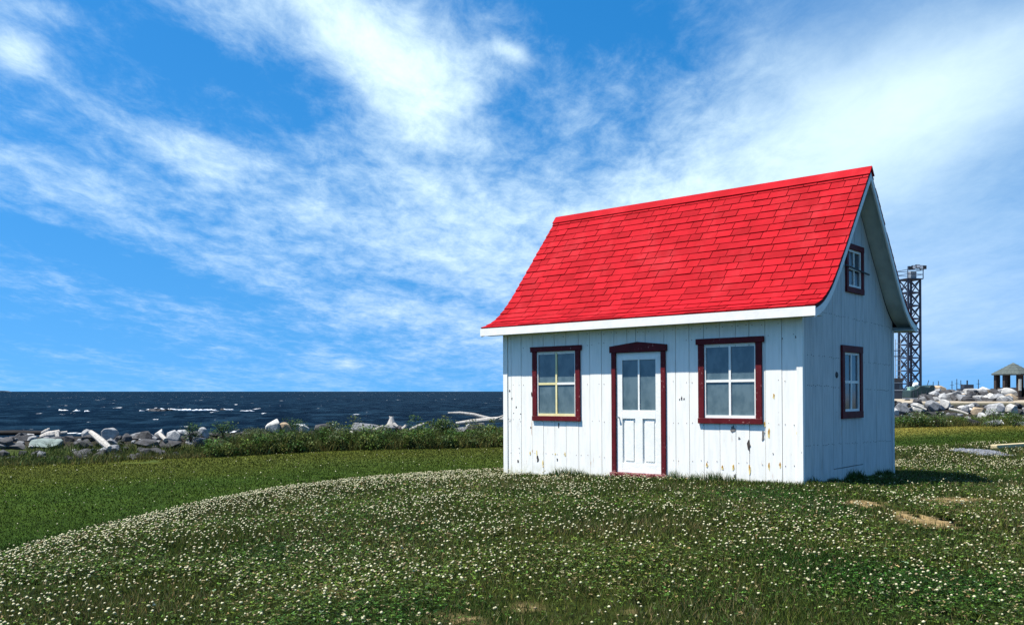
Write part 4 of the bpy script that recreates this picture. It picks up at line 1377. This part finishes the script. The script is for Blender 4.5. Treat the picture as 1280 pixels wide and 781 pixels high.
# stump: a flared white root with knots
st_ = MB().tube([at(489.5, 534, 38), at(489, 529, 38), at(489.5, 525, 38), at(489.8, 520.5, 38)], [.24, .17, .12, .07], 9)
st_.tube([at(486, 531, 37.9), at(481, 533.5, 37.8)], [.08, .05], 6).tube([at(492, 530, 37.9), at(497, 533, 37.8)], [.09, .05], 6).tube([at(488, 522, 38), at(486.5, 519.8, 38)], [.04, .02], 6)
tag(st_.build('driftwood_stump', M['driftwood']), 'white flared driftwood stump standing up against the sea', 'driftwood', 'driftwood along the shore')
log('driftwood_log', [at(560, 516, 39), at(575, 515.8, 39), at(592, 518, 39), at(606, 522, 39), at(618, 525, 39)], [.035, .055, .07, .08, .09], 'long curved bleached log rising against the sea beside the cottage')
log('driftwood_log', [at(570, 529, 38.6), at(590, 526.5, 38.6), at(612, 524.6, 38.6), at(640, 523, 38.8)], [.06, .09, .11, .12], 'straight pale log lying under the curved one beside the cottage', stubs=[(at(618, 524, 38.6), at(630, 519, 38.4), .06)])
log('driftwood_log', [at(462, 540, 37.2), at(470, 536.5, 37.3), at(479, 532.5, 37.4)], [.07, .08, .05], 'grey log slanting up towards the white stump from the left')
log('driftwood_log', [at(512, 537.5, 37.4), at(520, 533.5, 37.5), at(530, 529.5, 37.6)], [.06, .07, .05], 'grey log slanting up on the cottage side of the white stump')
log('driftwood_log', [at(503, 536, 37.6), at(506.5, 533.5, 37.6), at(508, 531, 37.6)], [.07, .08, .05], 'stubby white driftwood knob between stump and slanting log')
log('driftwood_pole', [at(1186, 511, 51.6), at(1198, 513.5, 51.4), at(1210, 517.5, 51.2)], [.09, .09, .07], 'fallen pale pole in front of the heap of boulders')
log('driftwood_pole', [at(1141, 506, 53.8), at(1150, 508.5, 53.6), at(1158, 512, 53.4)], [.08, .08, .06], 'bleached pole slanting down among boulders below the green load')

# ------------------------------------------------------------------ shrubs on the bank
def shrub(px, py0, py1, wpx, Yd, label, n=900, leaf=.055, flowers=0, tone=(.040, .080, .020)):
    base = at(px, py1, Yd)
    g = gz(base.x, base.y)
    root = empty('shrub', (base.x, base.y, g - .03))
    tag(root, label, 'shrub', 'shrubs on the shore bank')
    H = max((489 - py0) / FPX * Yd - g, .3); Wd = wpx / FPX * Yd / 2
    sm = MB()
    for k in range(7):
        a = random.uniform(0, 6.28); r = random.uniform(.2, .8)
        sm.tube([(0.02 * k - .06, 0, 0), (math.cos(a) * Wd * r * .5, math.sin(a) * Wd * r * .5, H * .5), (math.cos(a) * Wd * r, math.sin(a) * Wd * r, H * .85)], [.014, .010, .005], 5)
    sm.build('stem', M['dark_wood'], root)
    # leaves in clumps
    nc = 16
    cl = np.stack([rng.uniform(-1, 1, nc) * Wd * .75, rng.uniform(-1, 1, nc) * Wd * .7, rng.uniform(.12, .86, nc) * H], -1)
    cl[:, :2] *= (1.05 - .45 * (cl[:, 2:] / H))
    ci = rng.integers(0, nc, n)
    p = cl[ci] + rng.normal(0, 1, (n, 3)) * np.array([.26 * Wd, .26 * Wd, .11 * H])
    p[:, 2] = np.clip(p[:, 2], .03, H)
    a = rng.uniform(0, 6.28, n); tl = rng.uniform(-.7, .9, n)
    d = np.stack([np.cos(a) * np.cos(tl), np.sin(a) * np.cos(tl), np.sin(tl)], -1)
    s = np.stack([-np.sin(a), np.cos(a), rng.uniform(-.4, .4, n)], -1)
    L_ = leaf * rng.uniform(.6, 1.4, n)[:, None]
    V = np.stack([p, p + d * L_ * .5 + s * L_ * .3, p + d * L_, p + d * L_ * .5 - s * L_ * .3], 1).reshape(-1, 3)
    k4 = np.arange(n)[:, None] * 4
    Fq = np.concatenate([k4 + np.array([[0, 1, 2]]), k4 + np.array([[0, 2, 3]])], 0)
    c = vary(np.tile(np.array([tone]), (n, 1)), .35)
    np_mesh('foliage', V, Fq, M['leaf'], root, col=np.repeat(c, 4, axis=0))
    if flowers:
        f = MB()
        for k in range(flowers):
            q = cl[rng.integers(0, nc)] + rng.normal(0, .2, 3) * np.array([Wd, Wd, .25 * H])
            q[2] = max(q[2], H * .35)
            r = random.uniform(.02, .045)
            f.tube([(q[0], q[1], q[2]), (q[0], q[1], q[2] + r * .6)], [r, r * .5], 6)
        o = f.build('blossoms', mat_simple('white_blossom', (.72, .72, .66), (.6, .6, .5), 9, .8), root); o['kind'] = 'stuff'
    return root
shrub(239, 527, 556, 26, 31.6, 'round dark green shrub among boulders left of the pale upright boulder', 800)
shrub(280, 526, 556, 38, 33.0, 'broad dark green shrub right of the pale upright boulder', 1100)
shrub(366, 520, 556, 36, 36.0, 'tall dark shrub beside the cream boulder on the bank', 1100)
shrub(416, 527, 557, 34, 36.4, 'weedy shrub with pale tips between the tall shrub and the dark boulder', 800, flowers=10, tone=(.05, .085, .025))
shrub(320, 533, 560, 40, 34.4, 'low grey green weedy shrub left of the cream boulder', 900, tone=(.06, .085, .035))
shrub(556, 524, 556, 36, 37.6, 'leafy shrub with white tips below the free end of the curved log', 1000, flowers=12, tone=(.05, .09, .022))
shrub(526, 533, 557, 36, 36.8, 'low leafy shrub right of the white stump', 800, tone=(.045, .08, .02))
shrub(604, 532, 556, 44, 37.4, 'leafy weeds filling the bank against the cottage corner', 1000, tone=(.05, .085, .02))
shrub(1143, 511, 530, 32, 50.6, 'leafy weeds with white flecks beside the edge of the gable', 800, .075, 16, (.050, .085, .02))
shrub(1172, 511, 530, 40, 50.8, 'leafy weeds in front of the heap, left of the fallen pole', 900, .075, 8, (.046, .080, .02))
shrub(1242, 511, 531, 26, 51.2, 'leafy green weeds right of the round whitish boulder', 700, .08, 4, (.060, .105, .025))
shrub(1268, 513, 531, 30, 51.4, 'leafy green weeds at the edge of the picture below the gazebo', 800, .08, 5, (.055, .100, .022))

# ------------------------------------------------------------------ reef and foam out at sea
random.seed(5)
reef = empty('reef', (at(202, 512, 262).x, 262, SEA - .3))
tag(reef, 'low dark rock reef awash in the surf', 'reef')
for k in range(15):
    q = at(random.uniform(191, 213), 512, 262 + random.uniform(-3, 3))
    o = bpy.data.objects.new('rock', rock_data(k % 19, 2))
    o.location = (q.x - reef.location.x, q.y - reef.location.y, .35)
    o.scale = (random.uniform(.7, 1.7), random.uniform(.6, 1.2), random.uniform(.35, .75))
    o.rotation_euler = (0, 0, random.uniform(0, 6.28))
    link(o, reef)
q = at(278, 511, 268)
boulder((q.x, q.y, SEA + .1), (1.3, .9, .55), 2, 4, 'lone dark rock in the surf past the end of the reef', 'rocks in the sea')
foam_m = mat_simple('sea_foam', (.82, .84, .85), (.62, .68, .72), .8, .9, .6, 3)
def foam(segs, Yd, label, hmax=.6):
    mb = MB()
    for a, b, y in segs:
        n = max(4, int((b - a) / 2.0))
        pts, rad = [], []
        for i in range(n + 1):
            q = at(a + (b - a) * i / n, y, Yd)
            pts.append((q.x, q.y + random.uniform(-.6, .6), SEA + .12 + random.uniform(-.08, .12)))
            rad.append(hmax * random.uniform(.25, 1.0) * (math.sin(math.pi * (i + .35) / (n + .7)) ** .5))
        mb.tube(pts, rad, 6)
    o = mb.build('breaking_wave', foam_m, smooth=True)
    tag(o, label, 'wave', 'breaking waves')
foam([(182, 224, 510.5), (190, 200, 510)], 271, 'white surf breaking over the dark reef', .55)
foam([(222, 272, 511), (226, 242, 510)], 266, 'long white surf line running on from the reef', .6)
foam([(276, 292, 510.5)], 274, 'short white surf beyond the long surf line', .45)
foam([(300, 318, 512.5)], 258, 'faint breaker at the end of the surf line', .3)
foam([(73, 86, 512.5)], 262, 'flat white breaker, first of the three alone in the open water', .5)
foam([(91, 100, 513.2)], 258, 'flat white breaker, middle one of the three in open water', .4)
foam([(106, 112, 514)], 252, 'small white breaker nearest the reef of the three in open water', .4)
foam([(175, 180, 512.5)], 258, 'tiny white breaker just before the dark reef', .3)

# ------------------------------------------------------------------ gazebo on the point
gY = 88.0
gp = at(1266.5, 496, gY)
gzb = empty('gazebo', (gp.x, gp.y, gp.z), R(12))
tag(gzb, 'small dark wooden gazebo with a green grey pointed roof', 'gazebo')
S = gY / FPX
hw = 19.5 * S
zt = 28.5 * S; zp = 43 * S; ze = 29 * S
N = 8
ring = lambda r, z, n=N, off=math.pi / N: [(r * math.cos(off + 2 * math.pi * k / n), r * math.sin(off + 2 * math.pi * k / n), z) for k in range(n)]
MB().prism([(p[0], p[1]) for p in ring(hw * 1.25, 0)], 2, -.62, 0.0).build('deck', M['dark_wood'], gzb)
ro = ring(24 * S / math.cos(math.pi / N) * .98, ze); ri = ring(24 * S / math.cos(math.pi / N) * .98, ze - .12)
rfV = ro + ri + [(0, 0, zp)]
rfF = [(k, (k + 1) % N, 2 * N) for k in range(N)] + [(N + k, N + (k + 1) % N, (k + 1) % N, k) for k in range(N)] + [tuple(range(2 * N - 1, N - 1, -1))]
groof = MB().add(rfV, rfF).build('roof', M['green_roof'], gzb)
for k in range(N):                                       # raised shingle courses on each face
    a, b, c = Vector(ro[k]), Vector(ro[(k + 1) % N]), Vector((0, 0, zp))
    for j in range(1, 6):
        f0 = j / 6.5
        MB().bar(a.lerp(c, f0), b.lerp(c, f0), .05, .035).build('shingle_course', M['green_roof'], groof)
for k, p in enumerate(ring(hw, 0)):
    MB().box(p[0] - .16, p[0] + .16, p[1] - .16, p[1] + .16, 0, ze - .1).build('post', M['dark_wood'], gzb)
rr_ = ring(hw, 0)
for k in range(N):
    if k == 5: continue                                  # the way in
    a, b = Vector(rr_[k]), Vector(rr_[(k + 1) % N])
    rl = MB().bar(a + Vector((0, 0, .85)), b + Vector((0, 0, .85)), .07, .09).build('rail', M['dark_wood'], gzb)
    pn = MB().bar(a + Vector((0, 0, .40)), b + Vector((0, 0, .40)), .04, .78).build('panel', M['dark_wood'], gzb)
for kx in (-8.6 * S, 3.0 * S):
    MB().box(kx - .13, kx + .13, -hw * .98 - .2, -hw * .98 - .15, 8 * S, 22 * S).build('notice_board', M['notice'], gzb)
MB().bar((2 * S, -hw * 1.25, .35), (12 * S, -hw * 1.9, -.45), .09).bar((2 * S, -hw * 1.25, .35), (2 * S, -hw * 1.25, -.5), .09).build('handrail', M['galv'], gzb)
# boardwalk in front of it
bw = empty('boardwalk', (gp.x, gp.y - 4.2, gp.z - .05))
tag(bw, 'dark plank boardwalk running past the foot of the gazebo', 'boardwalk')
for k in range(34):
    MB().box(-4.2 + k * .3, -4.2 + k * .3 + .28, -.9, .9, -.06, 0).build('plank', M['dark_wood'], bw)
MB().box(-4.2, 6.0, -.9, -.82, -.30, -.061).build('beam', M['dark_wood'], bw)
for k in range(6):
    MB().box(-4 + k * 1.9, -3.85 + k * 1.9, -.8, -.65, -1.0, -.301).build('pile', M['dark_wood'], bw)

# ------------------------------------------------------------------ floodlight tower
tY = 150.0
S = tY / FPX
tp = at(1137, 489, tY)
tz0 = gz(tp.x, tp.y) - .1
twr = empty('floodlight_tower', (tp.x, tp.y, tz0), R(14))
tag(twr, 'tall dark steel lattice tower with floodlights behind the gable', 'tower')
th = (489 - 350) * S - tz0
hw = 9.2 * S * .98
corners = [(-hw, -hw), (hw, -hw), (hw, hw), (-hw, hw)]
for cx, cy in corners:
    MB().bar((cx, cy, 0), (cx * .95, cy * .95, th), .26).build('leg', M['steel'], twr)
NB = 9
for k in range(NB):
    z0, z1 = th * k / NB, th * (k + 1) / NB
    f0, f1 = 1 - .05 * k / NB, 1 - .05 * (k + 1) / NB
    for i in range(4):
        (ax, ay), (bx_, by_) = corners[i], corners[(i + 1) % 4]
        MB().bar((ax * f0, ay * f0, z0), (bx_ * f1, by_ * f1, z1), .13).bar((bx_ * f0, by_ * f0, z0), (ax * f1, ay * f1, z1), .13).build('brace', M['steel'], twr)
        MB().bar((ax * f1, ay * f1, z1), (bx_ * f1, by_ * f1, z1), .20).build('strut', M['steel'], twr)
lad = MB().bar((-.28, 0, 0), (-.28, 0, th), .14).bar((.28, 0, 0), (.28, 0, th), .14)
for k in range(44): lad.bar((-.28, 0, .4 * k + .3), (.28, 0, .4 * k + .3), .06)
lad.build('ladder', M['steel'], twr)
for k in range(1, NB):
    MB().box(-.42, .42, -.42, .42, th * k / NB - .12, th * k / NB + .14).build('landing', M['steel'], twr)
MB().box(-hw * 1.25, hw * 1.25, -hw * 1.25, hw * 1.25, th, th + .14).build('platform', M['steel'], twr)
rl = MB()
h2 = hw * 1.22
pz = th + .14
for zz in (.65, 1.35):
    for i in range(4):
        (ax, ay), (bx_, by_) = [(-h2, -h2), (h2, -h2), (h2, h2), (-h2, h2)][i], [(h2, -h2), (h2, h2), (-h2, h2), (-h2, -h2)][i]
        rl.bar((ax, ay, pz + zz), (bx_, by_, pz + zz), .08)
for cx, cy in ((-h2, -h2), (h2, -h2), (h2, h2), (-h2, h2)): rl.bar((cx, cy, pz), (cx, cy, pz + 1.4), .1)
rl.build('railing', M['steel'], twr)
MB().box(-.1, .95, -.45, .45, pz, pz + 1.25).build('control_cabinet', M['galv'], twr)
for fx, fz, tilt, big in ((-1.15, 1.55, .2, 1), (-.5, 1.7, -.4, .8), (.25, 1.85, .1, .9), (.85, 1.75, .6, .9), (1.45, 1.75, .9, 1)):
    w_ = .36 * big
    fl = MB().box(fx - w_, fx + w_, -h2 - .35, -h2 - .02, pz + fz - .28, pz + fz + .30).bar((fx, -h2, pz + 1.3), (fx, -h2 - .1, pz + fz - .28), .09).build('floodlight', M['steel'], twr)
    s_ = 1 if tilt > 0 else -1
    MB().box(fx - w_ * .85, fx + w_ * .85, -h2 - .372, -h2 - .352, pz + fz - .2, pz + fz + .23).build('lamp_glass', M['lamp_face'] if big < 1 else M['iron'], fl)
# slim ladder mast left of it
mp = at(1122.5, 489, 146)
mz = gz(mp.x, mp.y)
S2 = 146 / FPX
mast = empty('antenna_mast', (mp.x, mp.y, mz))
tag(mast, 'slim pale ladder-like mast left of the lattice tower', 'mast')
mh = (489 - 424) * S2 - mz
for sx2 in (-.42, .42): MB().bar((sx2, 0, 0), (sx2, 0, mh), .09).build('pole', M['galv'], mast)
for k in range(10): MB().bar((-.42, 0, mh * (k + .7) / 10.5), (.42, 0, mh * (k + .7) / 10.5), .06).build('rung', M['galv'], mast)
MB().bar((-.9, 0, mh * .70), (1.0, 0, mh * .70), .16).bar((-.9, 0, mh * .8), (.9, 0, mh * .8), .12).build('crossarm', M['steel'], mast)

# ------------------------------------------------------------------ sheds and covered load on the quay
sp_ = at(1119.5, 496, 96)
S = 96 / FPX
shz = gz(sp_.x, sp_.y)
shed = empty('shed', (sp_.x, sp_.y, shz))
tag(shed, 'dark blue shed with pale bands peeping past the gable wall', 'shed')
hh_ = (489 - 472.5) * S - shz
MB().box(-2.2, 9 * S, 0, 2.6, 0, hh_ - .3).build('wall', M['shed'], shed)
MB().box(-2.3, 9.6 * S, -.12, 2.7, hh_ - .3, hh_).build('roof', M['iron'], shed)
for zz in (.42, .78): MB().box(-2.2, 9 * S, -.025, -.002, hh_ * zz - .05, hh_ * zz + .05).build('band', M['galv'], shed)
MB().box(4 * S, 7.5 * S, -.03, -.003, hh_ * .48, hh_ * .72).build('window', M['glass_dark'], shed)
# stacked pale-green crate, white drum, tarpaulin-covered load on a flat trailer
cp_ = at(1147.5, 496, 80); S = 80 / FPX
cz = gz(cp_.x, cp_.y)
zb = (489 - 497) * S - cz
load = empty('covered_trailer', (cp_.x, cp_.y, cz))
tag(load, 'dark green tarpaulin-covered load on a flat trailer', 'trailer')
MB().box(-14 * S, 17 * S, -.9, .9, zb - .12, zb).build('bed', M['galv'], load)
for wx_ in (-8 * S, 9 * S):
    MB().tube([(wx_, -.95, zb - .42), (wx_, -.75, zb - .42)], [.32, .32], 12).build('wheel', M['iron'], load)
    MB().tube([(wx_, .75, zb - .42), (wx_, .95, zb - .42)], [.32, .32], 12).build('wheel', M['iron'], load)
poly = [(-15 * S, zb + .002), (15.5 * S, zb + .002), (15.8 * S, 13.5 * S + zb), (14 * S, 16 * S + zb), (10 * S, 15.5 * S + zb), (8 * S, 13.2 * S + zb), (2 * S, 14.5 * S + zb), (-3 * S, 15 * S + zb), (-7 * S, 11.5 * S + zb), (-14.5 * S, 9 * S + zb)]
cov_ = MB().prism(poly, 1, -.85, .85).build('tarpaulin', M['green_box'], load, bevel=.05)
for fx in (-11, -6, -1, 5, 9, 13): MB().box(fx * S - .03, fx * S + .03, -.89, -.852, zb + .05, zb + 8.5 * S).build('strap', M['shed'], cov_)
cr = MB().box(-2.6 * S, 2.6 * S, -.3, .3, 0, 3 * S).box(-2.9 * S, 2.9 * S, -.33, .33, 3 * S, 4 * S).build('crate', M['mint'])
cr.location = (cp_.x - 11.0 * S, cp_.y - .3, cz + zb + 9.4 * S); tag(cr, 'pale mint green crate on the left end of the covered load', 'crate')
bn = MB().tube([(-2.6 * S, 0, 0), (-1.2 * S, 0, 2.2 * S), (1.6 * S, 0, 2.4 * S), (3 * S, 0, .3 * S)], [.1, .2, .22, .12], 8).build('white_bundle', M['trim_white'])
bn.location = (cp_.x - 4.5 * S, cp_.y - .2, cz + zb + 14 * S); tag(bn, 'white bundle tied on top of the covered load', 'bundle')

# masts of boats lying behind the breakwater
for px, y0, lab in ((1166.5, 477, 'thinnest boat mast, next to the covered load'), (1173, 476, 'short boat mast a little right of the covered load'), (1190, 476, 'slender boat mast left of the close pair of masts'),
                    (1196, 473.5, 'tallest boat mast of the close pair over the breakwater'), (1201, 475, 'shorter boat mast of the close pair over the breakwater'), (1223, 474, 'lone boat mast nearest to the gazebo'), (1155, 475, 'slanting pole rising behind the green load')):
    q = at(px, 489, 170)
    zt_ = (489 - y0) / FPX * 170
    z0 = gz(q.x, q.y)
    sl = .9 if 'slanting' in lab else 0
    mm = MB().tube([(0, 0, 0), (sl, 0, zt_ - z0)], [.08, .06], 6)
    if not sl: mm.bar((-.35, 0, (zt_ - z0) * .72), (.35, 0, (zt_ - z0) * .72), .06)
    mm = mm.build('boat_mast', M['steel']); mm.location = (q.x, q.y, z0)
    tag(mm, lab, 'mast', 'masts behind the breakwater')
bq = at(1209, 489, 175)
z0 = gz(bq.x, bq.y)
wh = MB().box(-1.6, 1.6, -1, 1, 0, -z0 + .5).box(-.9, .9, -.7, .7, -z0 + .5, -z0 + 1.3).bar((0, 0, -z0 + 1.3), (0, 0, -z0 + 2.1), .2).build('boat_wheelhouse', M['shed'])
wh.location = (bq.x, bq.y, z0); tag(wh, 'small dark wheelhouse showing over the breakwater between the masts', 'boat')
